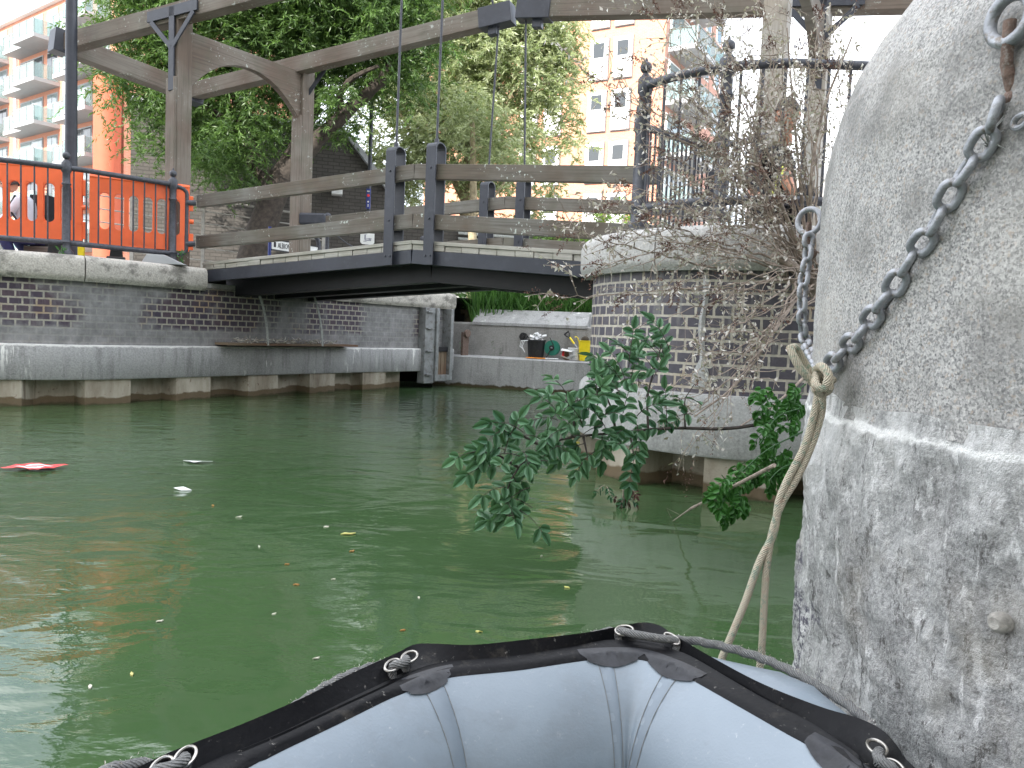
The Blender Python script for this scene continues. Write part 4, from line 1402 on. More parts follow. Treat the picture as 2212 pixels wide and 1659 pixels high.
# brick bond only shows in UV faces; a white roof band with small vents
q = MB(); q.obox(Pf(-.3, .35, 22.8), u_ * 46.6, n_v * -14.6, TOL * .5); q.obox(Pf(.5, -.4, 23.3), u_ * 45, n_v * -12, TOL * .9); q.obox(Pf(-.3, .45, 24.2), u_ * 46.6, n_v * -14.6, TOL * .35); rfb = q.build('roof_band', M['white'], ab)
q = MB()
for k in range(14): q.obox(Pf(1 + k * 3.1, -.38, 23.55), u_ * 1.2, n_v * .04, TOL * .3)
q.build('vent', M['glass'], rfb)
q = MB(); q.tube([Vector((-26.35, 49.4, GZ)), Vector((-26.35, 49.4, 17.2))], .80, 24); q.build('round_column', simple('orange_render', (.40, .095, .045), .7, 0, .06, 2), ab, smooth=True)


def balcony(F, a0, a1, z, dep, parent, u, n, slab_m, glass, both=True):
    q = MB(); q.obox(F(a0, 0.0, z), u * (a1 - a0), n * dep, TOL * .26); s_ = q.build('balcony', slab_m, parent)
    g = MB()
    g.obox(F(a0 + .03, dep - .06, z + .28), u * (a1 - a0 - .06), n * .03, TOL * .95)
    g.obox(F(a0 + .03, .02, z + .28), n * (dep - .08), u * .03, TOL * .95); g.obox(F(a1 - .06, .02, z + .28), n * (dep - .08), u * .03, TOL * .95)
    g.build('balustrade', glass, s_)
    g = MB()
    g.obox(F(a0, dep - .07, z + 1.23), u * (a1 - a0), n * .05, TOL * .05)
    for k in range(4): g.obox(F(a0 + (a1 - a0 - .05) * k / 3, dep - .06, z + .26), TOL * 1.0, u * .05, n * .05)
    g.build('rail_frame', M['galv_grey'], s_)
    return s_


for ci, (c0, c1) in enumerate(((1.5, 7.3), (8.7, 15.2), (17.0, 23.0), (25, 31), (33, 39))):
    for fl in range(7):
        z = 2.4 + fl * 2.92
        # glazed recess behind each balcony
        for (d0, d1) in ((c0 + .3, c0 + 1.9), (c0 + 2.6, c1 - .2)):
            q = MB(); q.obox(Pf(d0, -.05, z + .3), u_ * (d1 - d0), n_v * .11, TOL * 2.25); wd = q.build('window', M['white_bal'], ab)
            q = MB()
            hw_ = (d1 - d0 - .24) / 2
            for k in (0, 1): q.obox(Pf(d0 + .08 + k * (hw_ + .08), .065, z + .4), u_ * hw_, n_v * .02, TOL * 2.05)
            q.build('pane', M['glass_pale'] if (fl + ci) % 3 else M['glass'], wd)
        if fl:
            mid = c0 + (c1 - c0) * .52
            balcony(Pf, c0, mid, z - .05, 1.75, ab, u_, n_v, M['white_bal'], M['bal_glass'])
            balcony(Pf, mid + .02, c1, z - .05, 1.15, ab, u_, n_v, M['white_bal'], M['bal_glass'])
    q = MB(); q.obox(Pf(c1 + .25, -.02, 3), u_ * .35, n_v * .22, TOL * 19.4); q.build('white_duct', M['white'], ab)

# right apartment block: flat facade and receding wing
C0 = at_y(1432, 200, 44.0)
Pr, ur, nr = frame_of((C0.x, C0.y), (-1, .52), (-.46, -.888))
rb_ = thing('apartment_building', 'pale orange brick apartment block with paired white window panels, right of the pale tree', 'building', (5, 46, GZ))
q = MB(); q.obox(Pr(0, 0, GZ), ur * 16, nr * -12, TOL * 24); q.build('wall', M['brick_orange'], rb_)
def facade_a(px):      # distance along the facade where a pixel column meets it
    r = ray(px, 300); k = r.x / r.y
    return (C0.x - k * C0.y) / (-k * ur.y * -1 - ur.x) if False else (C0.x - k * C0.y) / (k * ur.y - ur.x)
for row, z in enumerate((20.9, 17.95, 15.0, 12.05, 9.1, 6.15, 3.2)):
    for cpx in (1338, 1287, 1193, 1142):
        a = facade_a(cpx)
        q = MB(); q.obox(Pr(a - .60, -.05, z - 2.11), ur * 1.20, nr * .10, TOL * 2.42); q.build('window_shadow_edge', M['grey_shadow'], rb_)  # dark plate paints the window box's shadow outline on the wall
        q = MB(); q.obox(Pr(a - .56, -.05, z - 2.05), ur * 1.12, nr * .24, TOL * 2.3); wd = q.build('window', M['white'], rb_, bevel=.02)
        q = MB(); q.obox(Pr(a - .33, .192, z - .80), ur * .66, nr * .012, TOL * .82); q.build('pane', M['glass'], wd)
        q = MB(); q.obox(Pr(a - .40, .192, z - 1.92), ur * .80, nr * .008, TOL * .92); q.build('lower_panel', M['white'], wd)
for k, (a, z) in enumerate(((2.6, 12.4), (2.2, 9.5), (4.9, 9.35), (2.5, 15.4))):
    q = MB(); q.obox(Pr(a, -.01, z), ur * .3, nr * .03, TOL * .16); q.build('air_brick', M['brick_wing'], rb_)
E1 = at_y(1562, 60, 52.5)
uw = Vector((E1.x - C0.x, E1.y - C0.y, 0)); Lw = uw.length; uw.normalize(); nw = Vector((uw.y, -uw.x, 0))
if nw.y > 0: nw = -nw
Pw = lambda a, w, z: Vector((C0.x, C0.y, 0)) + uw * (a) + nw * w + TOL * z
q = MB(); q.obox(Pw(.02, 0, GZ), uw * Lw, nw * -8, TOL * 20.6); q.build('wing_wall', M['brick_wing'], rb_)
def wing_a(px):
    r = ray(px, 200); k = r.x / r.y
    return (k * C0.y - C0.x) / (uw.x - k * uw.y)
for fl in range(7):
    z = 2.5 + fl * 2.95
    a0, a1 = .45, wing_a(1502)
    q = MB(); q.obox(Pw(a0 + .1, -.05, z + .3), uw * (a1 - a0 - .8), nw * .12, TOL * 2.2); wd = q.build('window', M['white'], rb_)
    q = MB(); q.obox(Pw(a0 + .3, .07, z + .4), uw * (a1 - a0 - 1.2), nw * .02, TOL * 2.0); q.build('pane', M['glass_pale'], wd)
    if fl: balcony(Pw, a0, a1, z - .05, 1.7, rb_, uw, nw, M['grey_panel'], M['bal_glass'])
    for cpx in (1522, 1545):
        a = wing_a(cpx)
        q = MB(); q.obox(Pw(a - .5, -.05, z + .3), uw * 1.0, nw * .10, TOL * 2.2); wd = q.build('window', M['white'], rb_)
        q = MB(); q.obox(Pw(a - .38, .055, z + .42), uw * .76, nw * .02, TOL * 1.95); q.build('pane', M['glass_pale'], wd)

# low white building far right
q = MB(); o_ = at_y(1715, 400, 60); o_.z = GZ
lwb = thing('low_building', 'low white building with a flat roof, glimpsed between the dead bush and the granite', 'building', o_)
q.obox(o_, (16, 2, 0), (-1, 9, 0), TOL * 12.2); q.build('wall', M['white_warm'], lwb)
q = MB(); q.obox(o_ + Vector((-.3, -.3, 12.2)), (16.6, 2, 0), (-1, 9.6, 0), TOL * .5); q.build('roof', M['grey_panel'], lwb)
q = MB()
for k in range(4):
    for j in range(3): q.obox(o_ + Vector((.8 + k * 3.8, k * .475 + .05, 1.2 + j * 3.8)), (1.8, .225, 0), (.01, -.1, 0), TOL * 1.6)
q.build('window', M['glass_pale'], lwb)

# unseen block added behind the camera, sized to shade the lock
q = MB(); q.obox((-75, -16, GZ), (115, 0, 0), (0, -16, 0), TOL * 22.5)
shade_block = thing('apartment_building', 'unseen pale block with windows, added behind the camera to shade the lock', 'building', (-10, -16, GZ))
q.build('wall', M['white_warm'], shade_block)  # added block kept pale so it bounces light back at the lock
q = MB()
for k in range(28):
    for j in range(6): q.obox((-73 + k * 4, -16.0, 3.2 + j * 3.2), (1.6, 0, 0), (0, .05, 0), TOL * 1.7)
q.build('window', M['glass_pale'], shade_block)

# dark grey brick hall behind the willow, low boundary wall to its right
G0, G1 = Vector((-7.9, 15.7, 0)), Vector((-2.95, 17.0, 0))
gd_ = (G1 - G0).normalized(); gn_ = Vector((gd_.y, -gd_.x, 0)); gl_ = (G1 - G0).length
hall = thing('brick_hall', 'low dark grey brick building with a sloping end, behind the leaning willow', 'building', (-6, 16, GZ))
q = MB(); q.prism([G0 + TOL * 1.5, G0 + gd_ * gl_ + TOL * 1.5, G0 + gd_ * gl_ + TOL * 4.0, G0 + gd_ * (gl_ - .9) + TOL * 5.1, G0 + TOL * 5.3], -gn_, 3.5); q.build('wall', M['brick_grey'], hall)
q = MB(); q.beam(G0 + TOL * 5.36 + gn_ * .02, G0 + gd_ * (gl_ - .9) + TOL * 5.16 + gn_ * .02, .3, .10); q.beam(G0 + gd_ * (gl_ - .9) + TOL * 5.16 + gn_ * .02, G0 + gd_ * (gl_ + .05) + TOL * 4.02 + gn_ * .02, .3, .10); q.build('roof_edge', M['grey_panel'], hall)
q = MB(); q.obox(G0 + gd_ * (gl_ - 1.15) + gn_ * .02 + TOL * 3.78, gd_ * .22, gn_ * .25, TOL * .30); q.build('white_box', M['white'], hall, bevel=.01)
lw = thing('boundary_wall', 'low dark brick wall with louvred end behind the bridge rails and pale tree trunk', 'wall', (-1, 18, GZ))
q = MB(); q.obox(Vector((-2.93, 17.05, 1.5)), Vector((6.6, 1.6, 0)), Vector((-.05, .25, 0)), TOL * 1.95); q.build('wall', M['brick_grey'], lw)
q = MB(); q.obox(Vector((-2.93, 17.02, 3.45)), Vector((6.6, 1.6, 0)), Vector((-.06, .33, 0)), TOL * .07); q.build('wall_coping', M['coping'], lw)
q = MB()
for k in range(14): q.obox(Vector((-1.35, 17.36, 1.62 + k * .12)), Vector((1.3, .315, 0)), Vector((.01, -.04, -.03)), TOL * .03)
q.build('louvre', M['strap'], lw)

# steel ramp rail in front of the hall, and its paved ramp
M['rail_pale'] = simple('pale_steel_rail', (.33, .32, .29), .6)
rr = thing('ramp_railing', 'pale steel handrail with six slim bars on a ramp behind the bridge rails left end', 'handrail', (-6.2, 14, GZ))
P0_, P1_ = Vector((-8.2, 13.6, 0)), Vector((-3.6, 14.7, 0)); rd_ = (P1_ - P0_).normalized()
for k in range(6):
    q = MB(); q.tube([P0_ + TOL * (3.42 - k * .235), P1_ + TOL * (3.02 - k * .215)], .012 if k else .02, 8); q.build('bar', M['rail_pale'], rr)
for s0 in (0.1, 1.25, 2.45, 3.6, 4.6):
    f = s0 / (P1_ - P0_).length; P = P0_ + rd_ * s0
    q = MB(); q.obox(P + TOL * GZ, TOL * (1.86 - .42 * f), rd_ * .06, rd_.cross(TOL) * .045); q.build('post', M['rail_pale'], rr)
q = MB(); q.prism([P0_ + TOL * 1.58, P1_ + TOL * 1.58, P1_ + TOL * 1.72, P0_ + TOL * 2.1], rd_.cross(TOL) * -1, 1.2); tag(q.build('ramp', M['ground']), 'pale concrete ramp under the slim steel handrail', 'ramp', kind='structure')


# ================================================================== trees
def limb(q, pts, r0, r1, n=9, wob=.03, seed=0):
    rnd = random.Random(seed)
    P = smooth_line([Vector(p) for p in pts], .18)
    P = [p + Vector((rnd.gauss(0, wob), rnd.gauss(0, wob), rnd.gauss(0, wob * .5))) * (0 if i == 0 else 1) for i, p in enumerate(P)]
    q.tube(P, [r0 + (r1 - r0) * i / (len(P) - 1) for i in range(len(P))], n)
    return P


def sprays(rng, anchors, n_tw, n_lf, reach, drop, L, W, jitter=.35, up=.1):
    """leafy sprays: each starts near an anchor, arches outwards and hangs"""
    a = anchors[rng.integers(0, len(anchors), n_tw)] + rng.normal(size=(n_tw, 3)) * jitter
    ang = rng.uniform(0, 2 * PI, n_tw)
    out = np.stack([np.cos(ang), np.sin(ang), rng.normal(up, .35, n_tw)], 1)
    ln = reach * rng.uniform(.5, 1.3, n_tw)
    t_ = np.linspace(0.05, 1, n_lf)[None, :, None]
    pos = a[:, None, :] + out[:, None, :] * t_ * ln[:, None, None]
    pos[:, :, 2] -= (drop * rng.uniform(.5, 1.5, n_tw))[:, None] * t_[:, :, 0] ** 1.7
    tan = out[:, None, :] * ln[:, None, None] + np.zeros_like(pos)
    tan[:, :, 2] -= (drop * 1.7) * t_[:, :, 0] ** .7
    tan /= np.linalg.norm(tan, axis=2, keepdims=True)
    d = tan + rng.normal(size=pos.shape) * .5
    tone = np.clip(rng.normal(.5, .22, (n_tw, 1)) + rng.normal(0, .16, (n_tw, n_lf)), 0, 1)
    N_ = n_tw * n_lf
    return pos.reshape(N_, 3), d.reshape(N_, 3), L * rng.uniform(.7, 1.25, N_), W * rng.uniform(.7, 1.3, N_), tone.reshape(N_)


def cloud(rng, blobs, n):
    w = np.array([b[3] * b[4] * b[5] for b in blobs]); w /= w.sum()
    k = rng.choice(len(blobs), n, p=w)
    v = rng.normal(size=(n, 3)); v /= np.linalg.norm(v, axis=1, keepdims=True)
    v *= rng.uniform(.35, 1, (n, 1)) ** .5
    B = np.array(blobs)
    return B[k, :3] + v * B[k, 3:6]


# --- willow
will = thing('willow_tree', 'large dark green willow with a leaning trunk behind the left timber frame', 'tree', (-4.6, 14.0, GZ))
q = MB()
tk = limb(q, [(-4.95, 13.9, 1.4), (-4.72, 13.95, 2.4), (-4.42, 14.0, 3.35), (-4.0, 14.1, 4.2)], .30, .20, 14, .015, 1)
limb(q, [(-4.25, 14.05, 3.7), (-3.6, 14.0, 4.35), (-3.0, 13.9, 4.95), (-2.4, 13.8, 5.5), (-1.9, 13.8, 6.3)], .17, .06, 9, .03, 2)
limb(q, [(-4.5, 14.0, 3.3), (-4.95, 14.1, 4.2), (-5.2, 14.2, 5.4), (-5.4, 14.2, 7)], .19, .07, 9, .03, 3)
limb(q, [(-4.0, 14.1, 4.1), (-3.9, 14.4, 5.4), (-3.9, 14.5, 7.5)], .17, .06, 9, .03, 4)
limb(q, [(-5.0, 14.1, 4.3), (-5.9, 14.0, 5.0), (-6.7, 13.9, 5.6)], .10, .04, 7, .03, 5)
limb(q, [(-3.3, 14.0, 4.7), (-3.1, 13.6, 5.2), (-2.5, 13.3, 5.4)], .08, .03, 7, .03, 6)
q.build('trunk', M['bark'], will, smooth=True)
rng = np.random.default_rng(11)
blobs = [(-4.4, 14.0, 7.3, 2.3, 1.8, 1.5), (-6.1, 13.9, 6.6, 1.3, 1.3, 1.1), (-6.5, 13.7, 5.6, .95, 1.0, .7), (-5.6, 13.7, 5.0, .9, 1.0, .55), (-5.3, 13.6, 4.15, .75, .8, .5), (-6.3, 13.7, 4.4, .6, .7, .35),
         (-4.6, 13.6, 5.6, 1.1, 1.0, .7), (-3.2, 13.9, 6.5, 1.2, 1.4, 1.0), (-2.5, 13.9, 5.9, .8, 1.0, .7), (-3.5, 13.5, 5.2, .6, .8, .35), (-1.9, 13.9, 7.0, .7, 1.0, 1.0), (-4.9, 13.6, 3.75, .55, .6, .3), (-5.9, 13.7, 3.9, .6, .5, .35),
         (-6.7, 13.9, 7.3, 1.0, 1.2, .8), (-5.2, 14.3, 5.9, 1.6, .9, 1.0), (-5.6, 14.4, 4.6, 1.0, .6, .8), (-6.7, 13.8, 4.8, .5, .7, .4), (-2.9, 14.4, 6.0, 1.3, .8, .9), (-3.9, 14.5, 5.0, .9, .6, .6), (-4.6, 13.7, 4.4, .7, .7, .4)]
anc = cloud(rng, blobs, 620)
ps_, ds_, Ls_, Ws_, tn = sprays(rng, anc, 12500, 24, .40, .24, .10, .020, .22, up=.25)
keep = ~((ps_[:, 0] > -4.4) & (ps_[:, 0] < -2.6) & (ps_[:, 2] < 4.25) & (ps_[:, 2] < 4.9 + (ps_[:, 0] + 2.6) * .6))
leaf_quads('crown', ps_[keep], ds_[keep], Ls_[keep], Ws_[keep], M['leaf_willow'], will, tn[keep], rng, org=tuple(ORG[will.name]))

# --- pale sunlit tree
pale = thing('pale_tree', 'tall sunlit pale green tree behind the bridge rods, right of the willow', 'tree', (-1.15, 19.0, GZ))
q = MB()
limb(q, [(-1.15, 18.6, 1.4), (-1.2, 18.7, 2.8), (-1.35, 18.9, 4.2), (-1.3, 19.0, 5.3), (-1.2, 19, 7), (-1.1, 19, 10)], .17, .05, 10, .02, 21)
limb(q, [(-1.35, 18.9, 4.1), (-1.8, 18.8, 4.9), (-2.5, 18.7, 5.4), (-3.0, 18.6, 6.2)], .08, .03, 7, .02, 22)
limb(q, [(-1.35, 18.9, 4.4), (-.8, 18.8, 5.4), (-.4, 18.7, 6.4), (0, 18.6, 8)], .09, .03, 7, .02, 23)
limb(q, [(-1.3, 18.9, 4.9), (-1.6, 18.8, 6), (-2.0, 18.7, 7.4)], .07, .03, 7, .02, 24)
q.build('trunk', M['bark_pale'], pale, smooth=True)
rng = np.random.default_rng(12)
blobs = [(-1.2, 19.2, 9.4, 2.0, 1.8, 2.0), (-2.2, 19.0, 7.2, 1.2, 1.3, 1.1), (-.2, 18.9, 7.4, 1.3, 1.3, 1.1), (-2.7, 18.8, 5.9, .9, .9, .7), (-1.5, 18.6, 6.1, .9, .9, .7), (-.4, 18.7, 5.9, .95, .9, .75),
         (.7, 18.9, 6.9, .75, .8, .8), (.9, 18.8, 5.9, .45, .6, .5), (-3.0, 18.7, 5.0, .6, .7, .45), (-1.9, 18.6, 4.7, .7, .7, .45), (-.7, 18.6, 4.6, .7, .7, .45), (.25, 18.6, 5.0, .45, .6, .4), (-2.3, 18.4, 3.85, .7, .6, .35), (-1.0, 18.3, 3.7, .6, .5, .3), (-3.2, 18.9, 4.3, .7, .6, .5), (-2.4, 18.6, 4.9, .8, .6, .5), (-1.2, 19.0, 5.3, 1.5, .8, .8), (-.6, 18.9, 8.2, 1.8, 1.2, 1.0), (.35, 18.6, 4.3, .6, .5, .45), (-.2, 18.5, 3.9, .6, .4, .3), (-3.2, 18.8, 6.6, .6, .6, .7), (-3.5, 18.4, 5.5, .7, .4, .8), (-2.9, 18.2, 4.5, .6, .4, .6), (-2.2, 18.9, 6.2, 1.0, .6, .9)]
anc = cloud(rng, blobs, 620)
ps_, ds_, Ls_, Ws_, tn = sprays(rng, anc, 10500, 22, .34, .16, .12, .030, .20, up=.25)
leaf_quads('crown', ps_, ds_, Ls_, Ws_, M['leaf_pale'], pale, tn, rng, org=tuple(ORG[pale.name]))

# pale slender trunk seen above and below the bridge deck
st = thing('slender_tree', 'slim tree with a pale yellowish trunk seen above and below the bridge deck', 'tree', (-.92, 16.4, GZ))
q = MB(); limb(q, [(-.98, 16.4, 1.0), (-.93, 16.4, 2.0), (-.98, 16.45, 3.2), (-1.0, 16.5, 4.3), (-1.1, 16.6, 5.6)], .12, .05, 12, .008, 31); limb(q, [(-.98, 16.45, 3.4), (-.5, 16.4, 3.9), (-.1, 16.4, 4.6)], .04, .015, 6, .02, 32); q.build('trunk', M['bark_pale'], st, smooth=True)
rng = np.random.default_rng(13)
anc = cloud(rng, [(-1.1, 16.5, 5.3, .8, .6, .8), (-.3, 16.4, 4.7, .5, .5, .4)], 60)
ps_, ds_, Ls_, Ws_, tn = sprays(rng, anc, 420, 18, .3, .16, .10, .026, .15, up=.2)
leaf_quads('crown', ps_, ds_, Ls_, Ws_, M['leaf_pale'], st, tn, rng, org=tuple(ORG[st.name]))

# bank shrubs and weeds
def shrub(name, c, rad, n, seed, m, label, L=.10, W=.03, cat='shrub', stem_m=None):
    t_ = thing(name, label, cat, (c[0], c[1], c[2] - rad[2]))
    r_ = np.random.default_rng(seed)
    q = MB(); rr__ = random.Random(seed)
    for k in range(9):
        b0 = Vector((c[0] + rr__.uniform(-.1, .1), c[1], c[2] - rad[2]))
        e0 = Vector(c) + Vector((rr__.gauss(0, rad[0] * .5), rr__.gauss(0, rad[1] * .4), rr__.uniform(-.2, .8) * rad[2]))
        q.tube([b0, b0.lerp(e0, .5) + Vector((0, 0, .1)), e0], [.02, .014, .006], 5)
    q.build('stems', stem_m or M['twig'], t_)
    a = cloud(r_, [(c[0], c[1], c[2], *rad)], 60)
    P, D, l, w, tn_ = sprays(r_, a, n, 12, .22, .08, L, W, .1, up=.5)
    leaf_quads('leaves', P, D, l, w, m, t_, tn_, r_, org=tuple(ORG[t_.name]))
shrub('bush', (2.25, 17.6, 3.35), (.9, .5, .65), 420, 41, M['leaf_yellow'], 'bright yellow-green weedy bush sunlit behind the right end of the bridge rails')
shrub('bush', (.75, 17.0, 2.75), (.75, .4, .55), 300, 42, M['leaf_willow'], 'dark green bush low behind the far bridge rail near the pale trunk')
shrub('bush', (2.7, 16.6, 2.5), (.9, .4, .6), 300, 43, M['leaf_willow'], 'dark green bush low behind the far bridge rail beside the round pier')

# reeds: one uncountable bed
rng = np.random.default_rng(14); n_ = 5200
bx = rng.uniform(-.8, 3.5, n_); by = rng.uniform(14.3, 15.7, n_)
bs = np.stack([bx, by, np.full(n_, 1.08)], 1)
H_ = rng.uniform(.55, 1.25, n_)
lean = rng.normal(size=(n_, 3)) * (.16, .16, 0)
# each blade in three bending segments
V, D, LL, WW, TT = [], [], [], [], []
cur = bs.copy(); dirv = np.array([0, 0, 1.0]) + lean
tone = rng.uniform(size=n_)
for k in range(3):
    dn = dirv / np.linalg.norm(dirv, axis=1, keepdims=True)
    V.append(cur - dn * .03); D.append(dn); LL.append(H_ * .5); WW.append(np.full(n_, .028 - .005 * k)); TT.append(tone)
    cur = cur + dn * (H_ * .36)[:, None]
    dirv = dn + lean * 1.3 + np.array([0, 0, -.10 * k])
leaf_quads('reeds', np.concatenate(V), np.concatenate(D), np.concatenate(LL), np.concatenate(WW), M['reed'], None, np.concatenate(TT), rng)
tag(bpy.data.objects['reeds'], 'dense bed of tall green reeds behind the stepped concrete wall', 'reeds', kind='stuff')

# weeds on ledge
rng = np.random.default_rng(15)
def weed(px, py, Y, h_, n, label, m=None):
    P = at_y(px, py, Y)
    t_ = thing('weed', label, 'weed', P)
    q = MB(); q.tube([P, P + TOL * h_], [.006, .002], 5); q.build('stem', M['leaf_green'], t_)
    b_ = np.array(P)[None] + np.stack([rng.normal(0, .02, n), rng.normal(0, .02, n), rng.uniform(0, h_, n)], 1)
    leaf_quads('leaves', b_, rng.normal(size=(n, 3)) + (0, 0, .8), .055, .016, m or M['leaf_fresh'], t_, rng.uniform(size=n), rng, org=tuple(P))
Yl = lambda px: 13.75 + (px - 1000) * -.0026
weed(1180, 760, 13.85, .55, 90, 'tall thin green weed up the concrete wall right of the hose reel')
weed(1065, 775, 14.1, .38, 50, 'thin green weed on the ledge, between the wall corner and the black tub')
weed(1080, 778, 14.05, .22, 30, 'short green weed on the ledge just left of the black tub')
weed(1000, 772, 14.2, .25, 40, 'small green weed at the corner end of the ledge')
weed(392, 566, 9.3, .14, 26, 'tiny green weed on the coping by the end post of the left railing')
weed(135, 556, 8.5, .10, 26, 'tiny green weed on the coping under the left railing beside its middle post')
# ================================================================== things on the ledge
LZ = .565
def ledge(px, back=.25):
    """ledge point in the direction of a pixel column, 'back' metres behind its front edge"""
    r = ray(px, 775); k = r.x / r.y
    o = A0 - n * back
    s = (k * o.y - o.x) / (d.x - k * d.y)
    P = o + d * s
    return Vector((P.x, P.y, LZ))


dv = Vector((d.x, d.y, 0))
def circ(r, k, n_=28): return Vector((r * math.cos(2 * PI * k / n_), r * math.sin(2 * PI * k / n_), 0))


c = ledge(1157, .24)
tub = thing('black_tub', 'round black plastic tub heaped with white packaging on the ledge', 'tub', c)
q = MB(); q.lathe(c, [(.135, 0), (.16, .30), (.172, .305), (.172, .325), (.158, .325), (.13, .03), (.001, .03)], 28); q.build('tub', M['dark'], tub, smooth=True)
q = MB(); q.tube([c + Vector((-.16, 0, .31)), c + Vector((-.19, 0, .36)), c + Vector((-.17, .03, .40)), c + Vector((-.14, .05, .35))], .009, 8); q.build('handle', M['dark'], tub, smooth=True)
rd = random.Random(3)
q = MB()
for k in range(16):
    P = c + Vector((rd.uniform(-.10, .10), rd.uniform(-.08, .08), .29 + rd.uniform(0, .10)))
    a_ = Vector((rd.gauss(0, 1), rd.gauss(0, 1), rd.gauss(0, .5))).normalized(); b_ = a_.orthogonal().normalized()
    q.obox(P, a_ * .08, b_ * .05, a_.cross(b_) * .02)
tag(q.build('packaging', M['white_pl'], bevel=.004), 'pile of small white plastic packets heaped in the black tub', 'packaging')
q = MB()
for k in range(3):
    q.tube([c + Vector((-.15, -.10, .31)), c + Vector((-.21 - .03 * k, -.12, .30)), c + Vector((-.25 - .02 * k, -.12, .20)), c + Vector((-.20 - .02 * k, -.12, .10 + .03 * k))], .006, 6)
tag(q.build('cord', M['white_pl'], smooth=True), 'loops of thin white cord hanging over the left rim of the black tub', 'cord')
c2 = ledge(1129, .50); c2.z = LZ + .37
q = MB(); nn_ = Vector((n.x, n.y, 0))
q.tube([c2, c2 + nn_ * .03], .075, 22); q.tube([c2 + nn_ * .03, c2 + nn_ * .05], .025, 12)
for k in range(6):
    a = PI * k / 3; q.beam(c2 + nn_ * .034, c2 + nn_ * .034 + dv * math.cos(a) * .068 + TOL * math.sin(a) * .068, .012, .012)
tag(q.build('hub_disc', M['dark']), 'small black spoked plastic disc on the wall above the left rim of the black tub', 'disc')
c3 = ledge(1192, .26); c3.z = LZ + .195
reel = thing('hose_reel', 'green hose reel with a black hub and folding black stand on the ledge', 'hose reel', ledge(1192, .26))
q = MB(); q.tube([c3 + nn_ * .035, c3 + nn_ * .045], .135, 30); q.tube([c3 - nn_ * .045, c3 - nn_ * .035], .135, 30); q.build('drum_side', M['green_pl'], reel)
q = MB(); q.tube([c3 - nn_ * .04, c3 + nn_ * .04], .07, 20); q.tube([c3 + nn_ * .04, c3 + nn_ * .055], .048, 20); q.build('hub', M['dark'], reel, smooth=True)
q = MB(); q.tube([c3 + nn_ * .05, c3 + nn_ * .07], .018, 14); q.build('axle', M['galv'], reel)
q = MB(); q.tube([c3 + nn_ * .07, c3 + nn_ * .09 - dv * .085 - TOL * .185], .009, 8); q.tube([c3 + nn_ * .06, c3 + nn_ * .05 + dv * .03 + TOL * .05, c3 + nn_ * .05 - dv * .04 + TOL * .18], .007, 8)
q.box(c3 + nn_ * .06 - TOL * .18, (.16, .06, .02)); q.build('stand', M['dark'], reel)
q = MB(); q.obox(ledge(1222, .40) , dv * .14 - TOL * 0, nn_ * .16, TOL * .15); tag(q.build('carton', simple('brown_board', (.16, .10, .06), .8), bevel=.004), 'small brown open carton of odds and ends between the hose reel and white bucket', 'carton')
c4 = ledge(1213, .22)
q = MB(); q.obox(c4 + TOL * .19, dv * .20 - TOL * .02, nn_ * .10 - TOL * .03, TOL * .004); tag(q.build('paper_sheet', M['white_pl']), 'creased white sheet lying across the brown carton', 'paper')
q = MB()
for k in range(5): q.ball(c4 + dv * (.02 + .025 * rd.random()) + nn_ * .03 + TOL * (.05 + .03 * k * .7), .022, 8)
tag(q.build('red_fruit_net', M['red'], smooth=True), 'small red netted lumps in front of the brown carton', 'net')
q = MB(); q.tube([c4 + nn_ * .06 + TOL * .06, c4 + dv * .16 + nn_ * .10 + TOL * .02], .014, 8); tag(q.build('pale_stick', M['timber_pale']), 'short pale stick leaning down from the brown carton', 'stick')
q = MB(); c5 = ledge(1234, .12)
for k in range(9):
    q.tube([c5 + Vector((.05 * math.cos(j * .9 + k) + .01 * k - .04, .02 * math.sin(j + k), .02 + .02 * abs(math.sin(j * 1.3 + k * .7)) + .006 * k)) for j in range(9)], .005, 5)
tag(q.build('tangled_line', M['strap'], smooth=True), 'tangle of grey-green line before the white bucket', 'line')
c6 = ledge(1240, .28)
wb = thing('white_bucket', 'small white plastic bucket next to the yellow tub', 'bucket', c6)
q = MB(); q.lathe(c6, [(.085, 0), (.105, .19), (.115, .192), (.115, .215), (.10, .215), (.08, .02), (.001, .02)], 26); q.build('pail', M['white_pl'], wb, smooth=True)
q = MB(); q.tube([c6 + Vector((.11 * math.cos(a), -.02, .20 - .0 * a)) + Vector((0, -.10 * math.sin(a), -.05 * math.sin(a))) for a in [PI * k / 10 for k in range(11)]], .003, 5); q.build('wire_handle', M['galv'], wb)
c7 = ledge(1262, .26)
yt = thing('yellow_tub', 'tall yellow plastic trug against the brick pier, a dark plant inside', 'trug', c7)
q = MB(); q.lathe(c7, [(.085, 0), (.115, .33), (.122, .335), (.122, .35), (.11, .35), (.08, .02), (.001, .02)], 26); q.build('trug', M['yellow'], yt, smooth=True)
q = MB(); q.tube([c7 + Vector((-.115, 0, .34)), c7 + Vector((-.13, -.01, .39)), c7 + Vector((-.16, -.02, .41)), c7 + Vector((-.185, -.02, .40))], .009, 8); q.build('handle', M['yellow'], yt, smooth=True)
rng = np.random.default_rng(16)
q = MB(); q.ball(c7 + TOL * .36, .07, 12); tag(q.build('root_ball', M['earth'], smooth=True), 'dark round clump of soil and leaves in the top of the yellow trug', 'root ball')
sp_ = thing('spade', 'spade handle with black grip and yellow shaft leaning behind the white bucket', 'spade', c6)
h0 = ledge(1251, .36) + TOL * .16; h1 = ledge(1221, .46) + TOL * .47
dh = (h0 - h1).normalized(); sd2 = dv * .8 + TOL * .6; sd2 = (sd2 - dh * sd2.dot(dh)).normalized()
